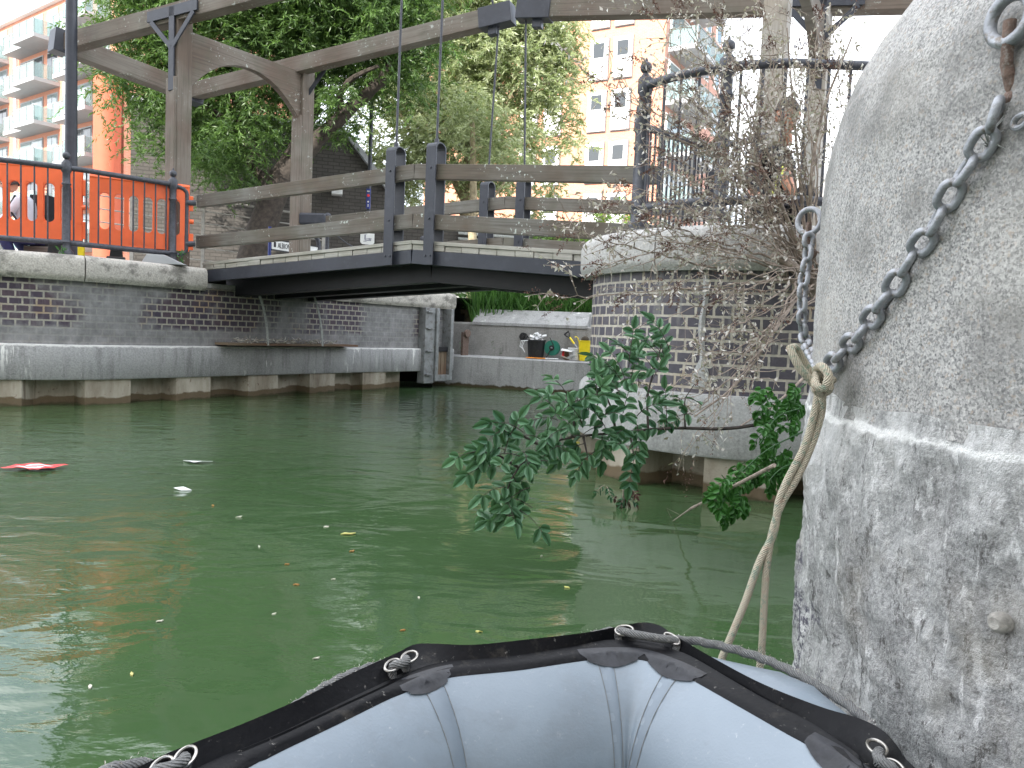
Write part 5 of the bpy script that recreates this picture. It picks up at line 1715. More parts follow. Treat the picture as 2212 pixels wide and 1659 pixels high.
q = MB(); q.tube([h1 + dh * .11, h1 + dh * .26], .017, 12); q.build('yellow_shaft', M['yellow'], sp_, smooth=True)
q = MB(); q.tube([h1 + dh * .26, h1 + dh * .40], .014, 10); q.build('steel_socket', M['galv'], sp_, smooth=True)
q = MB(); q.tube([h1 - sd2 * .05, h1 + sd2 * .05], .015, 10); q.tube([h1 - sd2 * .048, h1 + dh * .05 - sd2 * .035, h1 + dh * .12], .010, 8); q.tube([h1 + sd2 * .048, h1 + dh * .05 + sd2 * .035, h1 + dh * .12], .010, 8); q.build('grip', M['dark'], sp_, smooth=True)
q = MB(); e0, e1 = ledge(1136, .05), ledge(1178, .04)
for k in range(4): q.tube([e0.lerp(e1, j / 8) + Vector((0, 0, .008 + .006 * math.sin(j * 2 + k * 1.7))) + nn_ * (-.015 * k + .01 * math.sin(j + k)) for j in range(9)], .006, 6)
tag(q.build('orange_cord', simple('orange_cord', (.85, .28, .03), .6), smooth=True), 'flat bundle of orange cord lying in front of the black tub', 'cord')
q = MB(); q.tube([ledge(1178, .05) + TOL * .012, ledge(1192, .05) + TOL * .012, ledge(1206, .06) + TOL * .012], .010, 8); tag(q.build('pump_tube', M['white_pl'], smooth=True), 'thin black and white tube lying at the foot of the hose reel', 'tube')

# ================================================================== dead bush
def twig_tube(q, pts, r0, r1, n_=5):
    m_ = len(pts)
    q.tube(pts, [r0 + (r1 - r0) * i / (m_ - 1) for i in range(m_)], n_)


ROOT = at_y(1748, 600, 4.62)
bush = thing('dead_bush', 'sprawling dead brown bush of tangled twigs and withered leaves growing over the right pier', 'bush', ROOT)
rb = random.Random(77)
targets = [(1645, 30, 4.5), (1700, -20, 4.4), (1770, 40, 4.3), (1590, 60, 4.55), (1835, 60, 4.4), (1690, 180, 4.4), (1740, 120, 4.3), (1480, 20, 4.4), (1420, 45, 4.3),
           (1540, -10, 4.4), (1295, 175, 4.1), (1335, 225, 4.1), (1400, 250, 4.2), (1520, 130, 4.3), (1580, 240, 4.3), (1480, 280, 4.2), (1420, 360, 4.2), (1315, 445, 4.1), (1365, 400, 4.1),
           (1500, 420, 4.2), (1440, 540, 4.2), (1300, 575, 4.1), (1228, 645, 4.0), (1350, 500, 4.1), (1470, 610, 4.1), (1530, 520, 4.3), (1640, 380, 4.3), (1620, 480, 4.3), (1700, 430, 4.3),
           (1450, 760, 3.9), (1400, 700, 3.95), (1500, 860, 3.8), (1420, 850, 3.7), (1545, 900, 3.8), (1490, 960, 3.75), (1580, 780, 4.0), (1600, 700, 4.1), (1640, 640, 4.2), (1470, 910, 3.7), (1560, 640, 4.1), (1660, 260, 4.4),
           (1560, 340, 4.3), (1530, 760, 3.9), (1620, 840, 4.0), (1800, 150, 4.4), (1730, 260, 4.4), (1380, 130, 4.2), (1230, 500, 4.0), (1440, 440, 4.2), (1500, 200, 4.3), (1450, 330, 4.2), (1540, 420, 4.3), (1600, 150, 4.5), (1660, 100, 4.5), (1560, 60, 4.5), (1500, 480, 4.2), (1410, 470, 4.1), (1620, 300, 4.4), (1350, 640, 4.1), (1520, 300, 4.3), (1590, 430, 4.3)]
stem, lb, ldir, lL, lW, lt = MB(), [], [], [], [], []
sb2, sdr, st2 = [], [], []


def add_leaf(P, dr, big=1.0):
    lb.append(tuple(P)); ldir.append(tuple(dr)); lL.append(rb.uniform(.016, .042) * big); lW.append(rb.uniform(.008, .018) * big); lt.append(rb.random() ** 1.1)


def grow(p0, dr, ln, r, depth):
    n_ = max(3, int(ln / .045))
    pts = [p0]; dd_ = dr.normalized()
    for k in range(n_):
        dd_ = (dd_ + Vector((rb.gauss(0, .16), rb.gauss(0, .13), rb.gauss(-.02, .14)))).normalized()
        pts.append(pts[-1] + dd_ * ln / n_)
    twig_tube(stem, pts, r, max(.0006, r * .4), 4)
    for k in range(1, n_ + 1):
        for _ in range(rb.choice((0, 1, 1, 2, 2))): add_leaf(pts[k], Vector((rb.gauss(0, 1), rb.gauss(0, 1), rb.gauss(-.7, 1))))
    if depth > 0:
        for k in range(1, n_, 2):
            if rb.random() < .75:
                nd = (dd_ * .7 + Vector((rb.gauss(0, .7), rb.gauss(0, .55), rb.gauss(0, .7))))
                grow(pts[k], nd, ln * rb.uniform(.3, .6), r * .55, depth - 1)
    elif rb.random() < .20:
        for k in range(22):
            f = rb.random()
            P = pts[-1] + dd_ * (.09 * f) + Vector((0, 0, -.03 * f * f)) + Vector((rb.gauss(0, .008), rb.gauss(0, .008), rb.gauss(0, .008))) * (1.3 - f)
            sb2.append(tuple(P)); sdr.append((rb.gauss(0, 1), rb.gauss(0, 1), rb.gauss(0, 1))); st2.append(rb.random())


for i, (px, py, Y) in enumerate(targets):
    T = at_y(px, py, Y)
    r0 = ROOT + Vector((rb.gauss(0, .05), rb.gauss(0, .03), rb.gauss(0, .05)))
    mid = r0.lerp(T, .45) + Vector((rb.gauss(0, .07), rb.gauss(0, .07) - .06, rb.uniform(-.02, .16)))
    if py > 640: mid = r0.lerp(T, .5) + Vector((0, -.05, rb.uniform(-.02, .05)))
    P = smooth_line([r0, mid, T], .05)
    P = [p + Vector((rb.gauss(0, .006), rb.gauss(0, .006), rb.gauss(0, .006))) for p in P]
    r_base = rb.uniform(.0045, .0085)
    twig_tube(stem, P, r_base, .0016, 6)
    m_ = len(P)
    for k in range(2, m_):
        f = k / m_
        if f > .42 and rb.random() < (.85 if py < 560 else .42):
            dd_ = (P[k] - P[k - 1]).normalized()
            grow(P[k], dd_ * .75 + Vector((rb.gauss(0, .6), rb.gauss(0, .4), rb.gauss(0, .6))), rb.uniform(.12, .34), r_base * .38, 1)
    grow(P[-1], (P[-1] - P[-3]), .12, .0014, 0)
    if py < 700:
        e_ = P[-1]; dd_ = (P[-1] - P[-4]).normalized()
        if px < 1500 or rb.random() < .4:
            for b_ in range(3):
                c_ = e_ + Vector((rb.gauss(0, .02), rb.gauss(0, .02), rb.gauss(0, .02)))
                dq = (dd_ + Vector((rb.gauss(0, .5), 0, rb.gauss(0, .4)))).normalized()
                for k in range(60):
                    f = rb.random()
                    PP = c_ + dq * (.11 * f) + Vector((0, 0, -.04 * f * f)) + Vector((rb.gauss(0, .007), rb.gauss(0, .007), rb.gauss(0, .007))) * (1.2 - f)
                    sb2.append(tuple(PP)); sdr.append((rb.gauss(0, 1), rb.gauss(0, 1), rb.gauss(0, 1))); st2.append(rb.random())
# thick old stems and the broken grey stump
for pts, r0, r1 in (([ROOT, at_y(1700, 470, 4.4), at_y(1640, 360, 4.3), at_y(1590, 365, 4.3), at_y(1450, 410, 4.2)], .014, .003), ([ROOT, at_y(1752, 400, 4.4), at_y(1775, 250, 4.4), at_y(1840, 80, 4.4)], .015, .005),
                    ([ROOT, at_y(1690, 690, 4.3), at_y(1600, 820, 4.0), at_y(1500, 900, 3.8)], .012, .004), ([at_y(1790, 760, 4.4), at_y(1690, 860, 4.1), at_y(1600, 920, 3.9)], .010, .004),
                    ([ROOT, at_y(1640, 520, 4.35), at_y(1560, 505, 4.3), at_y(1480, 540, 4.2)], .010, .003), ([ROOT, at_y(1715, 250, 4.5), at_y(1700, 60, 4.5)], .012, .004)):
    twig_tube(stem, smooth_line(pts, .05), r0, r1, 8)
stem.tube([ROOT + Vector((.06, .03, -.10)), ROOT, at_y(1690, 562, 4.5), at_y(1668, 552, 4.48)], [.03, .035, .030, .018], 10)
stem.build('stems', M['twig'], bush, smooth=True, fix=False)
rng = np.random.default_rng(21)
leaf_quads('withered_leaves', np.array(lb), np.array(ldir), np.array(lL), np.array(lW), M['leaf_dead'], bush, np.array(lt), rng, org=tuple(ROOT), fold=.3)
leaf_quads('flower_heads', np.array(sb2), np.array(sdr), .012, .006, M['seed'], bush, np.array(st2), rng, org=tuple(ROOT))


# ================================================================== leafy branches
def leaflets(name, items, mat_, parent, org):
    """items: (base, direction, normal, length, width, tone): pointed oval leaflets folded along the midrib"""
    us = [(0, 0), (.22, .42), (.5, .5), (.78, .34), (1, 0)]
    vs, fs, rn = [], [], []
    for (b0, d_, n_, L_, W_, tn_) in items:
        d_ = d_.normalized(); s_ = d_.cross(n_).normalized(); u2 = s_.cross(d_)
        k0 = len(vs)
        for (u, w) in us:
            droop = -u2 * (L_ * .16 * u * u)
            vs.append(b0 + d_ * L_ * u + droop)
        for sg_ in (-1, 1):
            for (u, w) in us[1:-1]:
                vs.append(b0 + d_ * L_ * u + s_ * (sg_ * w * W_) + u2 * (W_ * .16 - L_ * .16 * u * u))
        mid = [k0 + i for i in range(5)]
        for e_, sg_ in ((k0 + 5, 0), (k0 + 8, 1)):
            fs += [(mid[0], mid[1], e_), (mid[1], mid[2], e_ + 1, e_), (mid[2], mid[3], e_ + 2, e_ + 1), (mid[3], mid[4], e_ + 2)]
        rn += [tn_] * 11
    me = bpy.data.meshes.new(name)
    me.from_pydata([tuple(Vector(v) - Vector(org)) for v in vs], [], fs)
    at_ = me.attributes.new('rnd', 'FLOAT', 'POINT'); at_.data.foreach_set('value', rn)
    me.polygons.foreach_set('use_smooth', [True] * len(me.polygons))
    me.materials.append(mat_)
    o = bpy.data.objects.new(name, me); col.objects.link(o); o.parent = parent
    return o


def pinnate(q, items, P, dr, ln, pairs, L_, W_, rnd_, tone):
    dr = dr.normalized(); pts = [P]; dd_ = dr.copy()
    for k in range(10):
        dd_ = (dd_ + Vector((0, 0, -.10))).normalized(); pts.append(pts[-1] + dd_ * ln / 10)
    twig_tube(q, pts, .0022, .001, 5)
    up_ = Vector((rnd_.gauss(0, .45), -.85 + rnd_.gauss(0, .45), .8)).normalized()
    for j in range(pairs):
        f = .22 + .7 * j / max(1, pairs - 1); i = min(9, int(f * 10)); B_ = pts[i].lerp(pts[i + 1], f * 10 - i)
        t_ = (pts[i + 1] - pts[i]).normalized(); s_ = t_.cross(up_).normalized()
        for sg_ in (-1, 1):
            dl = (s_ * sg_ * .85 + t_ * .55 + Vector((0, 0, -.18)) + Vector((rnd_.gauss(0, .2), rnd_.gauss(0, .2), rnd_.gauss(0, .2))))
            nu = (up_ + s_ * sg_ * -.15 + Vector((rnd_.gauss(0, .18), rnd_.gauss(0, .18), 0)))
            items.append((B_, dl, nu, L_ * rnd_.uniform(.8, 1.1) * (.8 + .3 * math.sin(PI * f)), W_ * rnd_.uniform(.85, 1.1), min(1, max(0, tone + rnd_.gauss(0, .14)))))
    items.append((pts[-1], dd_, up_, L_ * 1.05, W_, min(1, max(0, tone))))


gb_ = at_y(1600, 905, 3.9)
gbr = thing('leafy_branch', 'glossy dark green leafy branch reaching left from the dead bush and drooping to the water', 'branch', gb_)
q, items = MB(), []
rn_ = random.Random(5)
main = smooth_line([at_y(1700, 905, 4.2), at_y(1580, 925, 3.85), at_y(1450, 925, 3.55), at_y(1330, 935, 3.35), at_y(1235, 945, 3.2), at_y(1170, 965, 3.1), at_y(1120, 1010, 3.02), at_y(1095, 1060, 2.98), at_y(1094, 1090, 2.97), at_y(1106, 1130, 2.97)], .05)
twig_tube(q, main, .011, .0028, 8)
subs = [[(1330, 935, 3.35), (1320, 880, 3.35), (1290, 820, 3.3)], [(1400, 928, 3.45), (1400, 850, 3.5), (1425, 760, 3.6), (1432, 728, 3.6)], [(1235, 945, 3.2), (1240, 890, 3.2), (1215, 855, 3.2)], [(1170, 965, 3.1), (1110, 930, 3.05), (1080, 920, 3.0)],
        [(1120, 1010, 3.02), (1080, 985, 3.0), (1045, 975, 2.98)], [(1360, 932, 3.4), (1370, 990, 3.35)], [(1260, 942, 3.25), (1270, 990, 3.2)], [(1480, 925, 3.6), (1480, 860, 3.7), (1500, 830, 3.7)]]
for s_ in subs: twig_tube(q, smooth_line([at_y(*p) for p in s_], .05), .006, .002, 6)
leafs = [(1200, 880, 3.2), (1225, 850, 3.2), (1260, 855, 3.25), (1300, 825, 3.35), (1345, 800, 3.4), (1360, 770, 3.45), (1330, 830, 3.35), (1380, 810, 3.5), (1420, 760, 3.6), (1440, 735, 3.6), (1290, 850, 3.3), (1250, 895, 3.2),
         (1310, 890, 3.3), (1350, 870, 3.35), (1390, 880, 3.4), (1410, 920, 3.45), (1350, 925, 3.35), (1280, 920, 3.25), (1220, 920, 3.15), (1185, 915, 3.12), (1150, 935, 3.08), (1110, 915, 3.02), (1085, 925, 3.0), (1070, 960, 2.98),
         (1040, 970, 2.96), (1055, 1000, 2.97), (1100, 975, 3.0), (1135, 975, 3.04), (1160, 990, 3.08), (1240, 960, 3.2), (1265, 985, 3.22), (1300, 960, 3.28), (1345, 960, 3.3), (1370, 985, 3.32), (1200, 960, 3.14), (1110, 1035, 3.0),
         (1085, 1065, 2.98), (1120, 1080, 2.98), (1095, 1105, 2.97), (1130, 1110, 2.98), (1110, 1150, 2.97), (1130, 1140, 2.97), (1088, 1145, 2.97), (1455, 850, 3.65), (1480, 890, 3.6), (1500, 860, 3.7), (1440, 900, 3.5), (1380, 940, 3.38), (1230, 870, 3.2), (1275, 870, 3.27),
         (1330, 800, 3.4), (1400, 840, 3.5), (1300, 905, 3.28), (1175, 950, 3.1), (1410, 790, 3.55), (1320, 940, 3.3), (1245, 935, 3.2), (1095, 955, 3.0), (1140, 1000, 3.05)]
leafs += [(x + rn_.gauss(0, 14), y + abs(rn_.gauss(0, 14)), Y + .06) for (x, y, Y) in leafs[:12]]
leafs = [(x, y if y < 1000 else 1000 + (y - 1000) * .72, Y) for (x, y, Y) in leafs]
for (px, py, Y) in leafs:
    P = at_y(px, py, Y)
    # towards the nearest stem: draw the leaf outwards from it
    j = min(range(len(main)), key=lambda k: (main[k] - P).length)
    out = (P - main[j])
    dr = out * 2.0 + Vector((rn_.gauss(-.10, .16), rn_.gauss(-.05, .1), rn_.gauss(.0, .08)))
    pinnate(q, items, P - dr.normalized() * .05, dr, rn_.uniform(.12, .18), rn_.choice((2, 3, 3, 4)), .066, .037, rn_, .45 + rn_.gauss(0, .2))
q.build('stems', M['bark'], gbr, smooth=True, fix=False)
leaflets('leaves', items, M['leaf_green'], gbr, ORG[gbr.name])

rs = thing('leafy_shrub', 'low bright green leafy shoots between the round pier and the granite block', 'shrub', at_y(1720, 960, 3.4))
q, items = MB(), []
for pts in ([(1745, 880, 3.6), (1680, 900, 3.4), (1640, 960, 3.2)], [(1740, 930, 3.5), (1660, 970, 3.2), (1600, 1020, 3.05)], [(1740, 830, 3.7), (1700, 860, 3.5), (1665, 870, 3.4)], [(1740, 1000, 3.4), (1690, 1010, 3.2), (1660, 1040, 3.1)]):
    twig_tube(q, smooth_line([at_y(*p) for p in pts], .05), .005, .002, 6)
for k in range(64):
    if k < 20: px, py = rn_.uniform(1640, 1745), rn_.uniform(835, 930)
    else: px, py = rn_.uniform(1555, 1715), 0; py = 1060 - (px - 1540) * .62 + rn_.gauss(15, 28)
    P = at_y(px, py, 3.1 + (px - 1550) * .0026)
    pinnate(q, items, P, Vector((rn_.gauss(-.6, .5), rn_.gauss(-.3, .3), rn_.gauss(-.25, .3))), rn_.uniform(.06, .11), 3, .038, .030, rn_, .5 + rn_.gauss(0, .22))
q.build('stems', M['leaf_fresh'], rs, smooth=True, fix=False)
leaflets('leaves', items, M['leaf_fresh'], rs, ORG[rs.name])

w0, w1 = at_y(1594, 1046, 3.1), at_z(1450, 1121, .0)
q = MB(); q.tube([w0 + (w0 - w1) * .35, w0, w0.lerp(w1, .5), w0.lerp(w1, .62), w0.lerp(w1, .66), w1 - TOL * .02], [.008, .008, .0065, .009, .005, .003], 8)
q.tube([w1 + TOL * .005, w1 + Vector((-.03, .0, .06)), w1 + Vector((.05, .03, .02))], .002, 5)
tag(q.build('bare_twig', M['twig'], smooth=True), 'bare pale twig slanting down into the water below the green shoots', 'twig')
P = at_z(1345, 1085, .03)
dt = thing('water_sprig', 'dull green and brown sprig half sunk in the water right of the drooping branch', 'sprig', P)
q, items = MB(), []
q.tube([P + TOL * .10, P + TOL * .02, P - TOL * .05], .004, 6)
for k in range(9): pinnate(q, items, P + Vector((rn_.gauss(-.02, .05), 0, rn_.uniform(.03, .10))), Vector((rn_.gauss(0, 1), rn_.gauss(-.3, .3), -.25)), .07, 3, .04, .018, rn_, .2)
q.build('stems', M['twig'], dt, smooth=True, fix=False)
leaflets('leaves', items[:34], M['leaf_green'], dt, ORG[dt.name]); leaflets('brown_leaves', items[34:], M['seed'], dt, ORG[dt.name])

# ================================================================== chains, ring bolts and mooring rope
def link_mesh(L_, W_, r, n_=20):
    a, b = (L_ - W_) / 2, (W_ / 2 - r)
    pts = []
    for k in range(n_):
        w = 2 * PI * k / n_
        x, y = b * math.cos(w), b * math.sin(w)
        pts.append(Vector((x + (a if x > 0 else -a) * (1 if abs(x) > 1e-6 else 0), y, 0)))
    return pts


def chain(path, L_, W_, r, label, group, mat_=None):
    P = [Vector(p) for p in path]
    A_ = [0]
    for a, b in zip(P[:-1], P[1:]): A_.append(A_[-1] + (b - a).length)
    def at(s):
        for i in range(len(A_) - 1):
            if A_[i + 1] >= s:
                return P[i].lerp(P[i + 1], (s - A_[i]) / max(1e-9, A_[i + 1] - A_[i]))
        return P[-1]
    t_ = thing('chain', label, 'chain', P[0], group)
    pitch = L_ - 2 * r
    src = None; k = 0; s = 0
    rc = random.Random(9)
    while s + pitch < A_[-1]:
        c0, c1 = at(s), at(s + pitch)
        x = (c1 - c0).normalized(); c_ = (c0 + c1) / 2
        nrm = Vector((c_.x - SC[0], c_.y - SC[1], 0)).normalized()
        nrm = (nrm - x * nrm.dot(x)).normalized()
        y = x.cross(nrm)
        ang = (PI / 4 if k % 2 else -PI / 4) + rc.gauss(0, .16)
        y2 = y * math.cos(ang) + nrm * math.sin(ang); z2 = x.cross(y2)
        if src is None:
            q = MB(); q.tube(link_mesh(L_, W_, r), r, 9, closed=True)
            ORG[t_.name] = Vector((0, 0, 0)); src = q.build('link', mat_ or M['galv'], t_, smooth=True); ORG[t_.name] = P[0].copy(); o = src
        else:
            o = bpy.data.objects.new('link', src.data); col.objects.link(o); o.parent = t_
        m4 = Matrix(((x.x, y2.x, z2.x, c_.x - P[0].x), (x.y, y2.y, z2.y, c_.y - P[0].y), (x.z, y2.z, z2.z, c_.z - P[0].z), (0, 0, 0, 1)))
        o.matrix_basis = m4
        s += pitch; k += 1
    return t_


cp = [on_stone(x, y, .016) for x, y in ((2160, 215), (2150, 255), (2118, 320), (2062, 400), (2010, 500), (1965, 560), (1925, 630), (1880, 690), (1840, 740), (1800, 782), (1783, 800))]
chain(smooth_line(cp, .01), .052, .039, .0064, 'galvanised chain slanting across the granite from the upper ring to the rope knot', 'chains on the granite block')
KN = on_stone(1782, 806, .03)
ring2 = on_stone(1768, 470, .0)
sx_ = [ray(x, y) for x, y in ((1748, 505), (1744, 560), (1735, 610), (1733, 680), (1740, 740), (1762, 780), (1776, 800))]
c2p = [Vector((0, 0, EYE)) + r * (1.86 / r.y) for r in sx_[:-1]] + [KN]
c2p[-2] = (c2p[-2] + KN) / 2 + Vector((-.008, 0, 0))
chain(smooth_line(c2p, .01), .043, .034, .0060, 'galvanised chain hanging down the left edge of the granite from the small ring', 'chains on the granite block')
c2q = [p + Vector((.016, -.004, 0)) for p in c2p[1:-1]] + [KN]


def ring_bolt(c, nrm, R_, r, label, vertical=True, blen=.10):
    t_ = thing('ring_bolt', label, 'ring bolt', c)
    nrm = Vector(nrm).normalized(); s_ = nrm.cross(TOL).normalized()
    q = MB(); q.tube([c + s_ * (R_ * math.cos(a)) + TOL * (R_ * math.sin(a)) for a in [2 * PI * k / 28 for k in range(28)]], r, 12, closed=True); q.build('ring', M['galv'], t_, smooth=True)
    q = MB()
    b0 = c - TOL * (R_ * .55)
    q.tube([b0 + TOL * .014, b0 - TOL * (blen * .5), b0 - TOL * blen - nrm * .02], [r * .95, r * .9, r * 1.1], 10)
    q.build('eye_bolt', M['rust'], t_, smooth=True)
    q = MB(); q.ball(b0 - TOL * blen - nrm * .022, r * 2.0, 12); q.build('rusty_boss', M['rust'], t_, smooth=True)
    return t_


rc1 = on_stone(2182, 40, .02)
ring_bolt(rc1, (rc1.x - SC[0], rc1.y - SC[1], 0), .030, .0085, 'large blue-grey ring and rusty eye bolt at the upper right of the granite block', blen=.085)
sm = on_stone(2205, 262, .012)
q = MB(); q.tube([sm + Vector((0, .015 * math.cos(a), .008 * math.sin(a))) for a in [2 * PI * k / 18 for k in range(18)]], .004, 8, closed=True); tag(q.build('small_shackle', M['galv'], smooth=True), 'small worn shackle lying on the granite at the right edge, below the large ring', 'shackle')
rc2 = Vector((0, 0, EYE)) + ray(1748, 478) * 1.88
ring_bolt(rc2, (-.75, -.65, 0), .030, .0068, 'small grey ring and bolt seen edge-on past the left edge of the granite block', blen=.06)


def rope_mat(name, base, f1, f2):
    t = NT(name)
    uv = t.coords('UV')
    w = t.n('TexWave', {'Vector': t.n('Mapping', {'Vector': uv, 'Scale': (1, .006 * 12, 1), 'Rotation': (0, 0, R(38))}).outputs[0], 'Scale': 70.0, 'Distortion': 1.0, 'Detail': 2.0}).outputs[1]
    p = t.pos()
    cc = t.mix(t.ramp(w, [(.3, .55), (.6, 0.0)]), base, tuple(x * .6 for x in base))
    cc = t.mix(t.ramp(t.noise(p, 70, 4, .7), [(.54, 0.0), (.62, .75)]), cc, f1)
    cc = t.mix(t.ramp(t.noise(t.pos((1.3, 1, 1)), 55, 4, .7), [(.57, 0.0), (.64, .6)]), cc, f2)
    return t.pbr(cc, .9, 0, t.bump(t.math('ADD', w, t.noise(p, 400, 2)), .8, .003))


M['rope'] = rope_mat('cream_mooring_rope', (.62, .55, .42), (.22, .32, .24), (.50, .34, .25))
M['rope_grey'] = rope_mat('grey_lifeline_rope', (.20, .20, .195), (.10, .10, .10), (.34, .33, .31))
mr = thing('mooring_rope', 'cream rope knotted to the chains and dropping in two strands to the dinghy', 'rope', KN)
RD = .0068
def Rp(px, py, Y):
    f = min(1, max(0, (py - 830) / 570))
    y_ = (KN.y - .035) * (1 - f) + 1.37 * f + (Y - 1.655 + .235 * f if py < 850 else 0)
    h_ = on_stone(px, py, .022)
    if math.hypot(h_.x - SC[0], h_.y - SC[1]) < prof_r(h_.z) + .03: y_ = min(y_, h_.y - .004)
    return at_y(px, py, y_)
q = MB()
q.tube(smooth_line([KN + Vector((0, -.02, 0)), Rp(1770, 840, 1.66), Rp(1762, 880, 1.655), Rp(1740, 960, 1.64), Rp(1702, 1035, 1.61), Rp(1682, 1085, 1.59), Rp(1672, 1150, 1.56), Rp(1640, 1215, 1.52), Rp(1610, 1300, 1.47), Rp(1575, 1385, 1.42), Rp(1560, 1420, 1.39), Rp(1548, 1470, 1.39), Rp(1540, 1530, 1.39)], .012), RD, 10, caps=True)
q.tube(smooth_line([KN + Vector((.008, -.02, -.01)), Rp(1778, 842, 1.645), Rp(1775, 890, 1.64), Rp(1752, 965, 1.62), Rp(1720, 1035, 1.595), Rp(1690, 1085, 1.575), Rp(1668, 1150, 1.545), Rp(1656, 1230, 1.51), Rp(1650, 1320, 1.47), Rp(1645, 1412, 1.42), Rp(1640, 1450, 1.40), Rp(1634, 1530, 1.40)], .012), RD, 10)
q.build('strands', M['rope'], mr, smooth=True)
q = MB()
q.tube(smooth_line([Rp(1768, 845, 1.64), Rp(1750, 820, 1.63), Rp(1728, 795, 1.63), Rp(1712, 765, 1.635), Rp(1707, 752, 1.64), Rp(1716, 750, 1.65), Rp(1728, 765, 1.66), Rp(1745, 795, 1.665), Rp(1762, 815, 1.66), Rp(1790, 820, 1.63)], .008), RD * 1.05, 10)
q.tube(smooth_line([Rp(1762, 800, 1.66), Rp(1775, 792, 1.62), Rp(1790, 812, 1.60), Rp(1780, 838, 1.60), Rp(1762, 832, 1.61), Rp(1764, 810, 1.64), Rp(1782, 800, 1.67)], .006), RD * 1.15, 10)
q.tube(smooth_line([Rp(1790, 820, 1.63), Rp(1792, 838, 1.62), Rp(1778, 850, 1.61), Rp(1762, 842, 1.62), Rp(1765, 825, 1.66)], .006), RD * 1.1, 10)
q.build('knot', M['rope'], mr, smooth=True)

# ================================================================== dinghy
K = 1 / 1.1573
ZL = .50
lip = [at_z(x * K, y * K, ZL) for x, y in ((354, 1920), (467, 1870), (607, 1815), (752, 1752), (888, 1684), (996, 1635), (1032, 1616.5), (1068, 1613), (1181, 1616.5), (1300, 1605), (1469, 1585), (1567, 1566), (1611, 1560), (1649, 1567.5), (1684, 1591), (1770, 1642), (1900, 1711.5), (2050, 1771.6), (2145, 1800), (2208, 1832), (2250, 1880), (2281, 1920))]
ridge = [at_z(x * K, y * K, ZL - .012) for x, y in ((499, 1920), (600, 1878), (707, 1833.5), (842, 1770), (969, 1711.5), (1020, 1685), (1068, 1666), (1127, 1655), (1230, 1647), (1300, 1639), (1421, 1620), (1516, 1602), (1580, 1604), (1643, 1612), (1690, 1628), (1738, 1648), (1900, 1743), (2018, 1803), (2090, 1850), (2145, 1888.6), (2155, 1905), (2160, 1920))]
inner = [at_z(x * K, y * K, ZL - .022) for x, y in ((607, 1920), (660, 1894), (707, 1870), (842, 1806), (960, 1748), (1005, 1729.5), (1060, 1708), (1127, 1689), (1220, 1679), (1300, 1671), (1400, 1656), (1469, 1646.6), (1540, 1643), (1605, 1646), (1660, 1664), (1725, 1692.5), (1860, 1768), (1960, 1825), (2010, 1852), (2081.5, 1892), (2100, 1908), (2113, 1920))]
# carry the sides back past the camera
def extend(line, kL, kR):
    a = (line[0] - line[2]).normalized(); b_ = (line[-1] - line[-4]).normalized()
    back = Vector((.12, -1, 0)).normalized()
    L0 = [line[0] + (a * (1 - f) + back * f).normalized() * 0 for f in ()]
    l, r_ = line[0].copy(), line[-1].copy()
    left, right = [], []
    for k in range(1, 7):
        f = min(1, k / 4)
        l = l + (a * (1 - f) + Vector((-.02, -1, 0)) * f).normalized() * .22
        left.append(l.copy())
        r_ = r_ + (b_ * (1 - f) + Vector((.02, -1, 0)) * f).normalized() * .22
        right.append(r_.copy())
    return left[::-1] + list(line) + right


def dense(line, n_=260):
    L_ = smooth_line(line, .01)
    A_ = [0]
    for a, b_ in zip(L_[:-1], L_[1:]): A_.append(A_[-1] + (b_ - a).length)
    out, i = [], 0
    for k in range(n_):
        s = A_[-1] * k / (n_ - 1)
        while i < len(A_) - 2 and A_[i + 1] < s: i += 1
        out.append(L_[i].lerp(L_[i + 1], (s - A_[i]) / max(1e-9, A_[i + 1] - A_[i])))
    return out


lipD, ridD, innD = [dense(extend(l, 0, 0), 420) for l in (lip, ridge, inner)]
dg_ = thing('dinghy', 'grey inflatable dinghy bow with a black rubber gunwale, filling the bottom of the photo', 'dinghy', (.1, .6, .3))
NB = len(lipD)


def inn_n(i):
    a, b_ = innD[max(0, i - 6)], innD[min(NB - 1, i + 6)]
    t_ = (b_ - a); t_.z = 0; t_.normalize()
    return Vector((t_.y, -t_.x, 0)), t_          # pointing into the boat


TR = .19
def tube_ring(i, k, m_=22, r=TR):
    """grey tube: from the inner edge of the black band over, down and round to the outside"""
    nI, t_ = inn_n(i)
    w0 = R(62)
    c_ = innD[i] - nI * (r * math.cos(w0)) - TOL * (r * math.sin(w0))
    w = w0 - (R(62) + R(150)) * k / m_
    return c_ + nI * r * math.cos(w) + TOL * r * math.sin(w), c_


vs, fs, uv = [], [], []
m_ = 22
for i in range(NB):
    for k in range(m_ + 1): vs.append(tube_ring(i, k)[0])
for i in range(NB - 1):
    for k in range(m_):
        a = i * (m_ + 1) + k
        fs.append((a, a + 1, a + m_ + 2, a + m_ + 1)); uv.append([(i * .01, k * .05), (i * .01, (k + 1) * .05), ((i + 1) * .01, (k + 1) * .05), ((i + 1) * .01, k * .05)])
t = NT('grey_blue_hypalon')
p = t.pos()
cc = t.ramp(t.noise(p, 3.5, 4, .6), [(.3, (.185, .222, .258)), (.7, (.232, .275, .315))])
cc = t.mix(t.ramp(t.noise(p, 38, 6, .75), [(.655, 0.0), (.70, .55)]), cc, (.42, .44, .46))
cc = t.mix(t.ramp(t.noise(t.pos((1, 2, 2)), 5, 6, .7), [(.48, 0.0), (.72, .6)]), cc, (.16, .175, .19))
cc = t.mix(t.ramp(t.noise(p, 70, 6, .8), [(.60, 0.0), (.72, .4)]), cc, (.40, .42, .43))
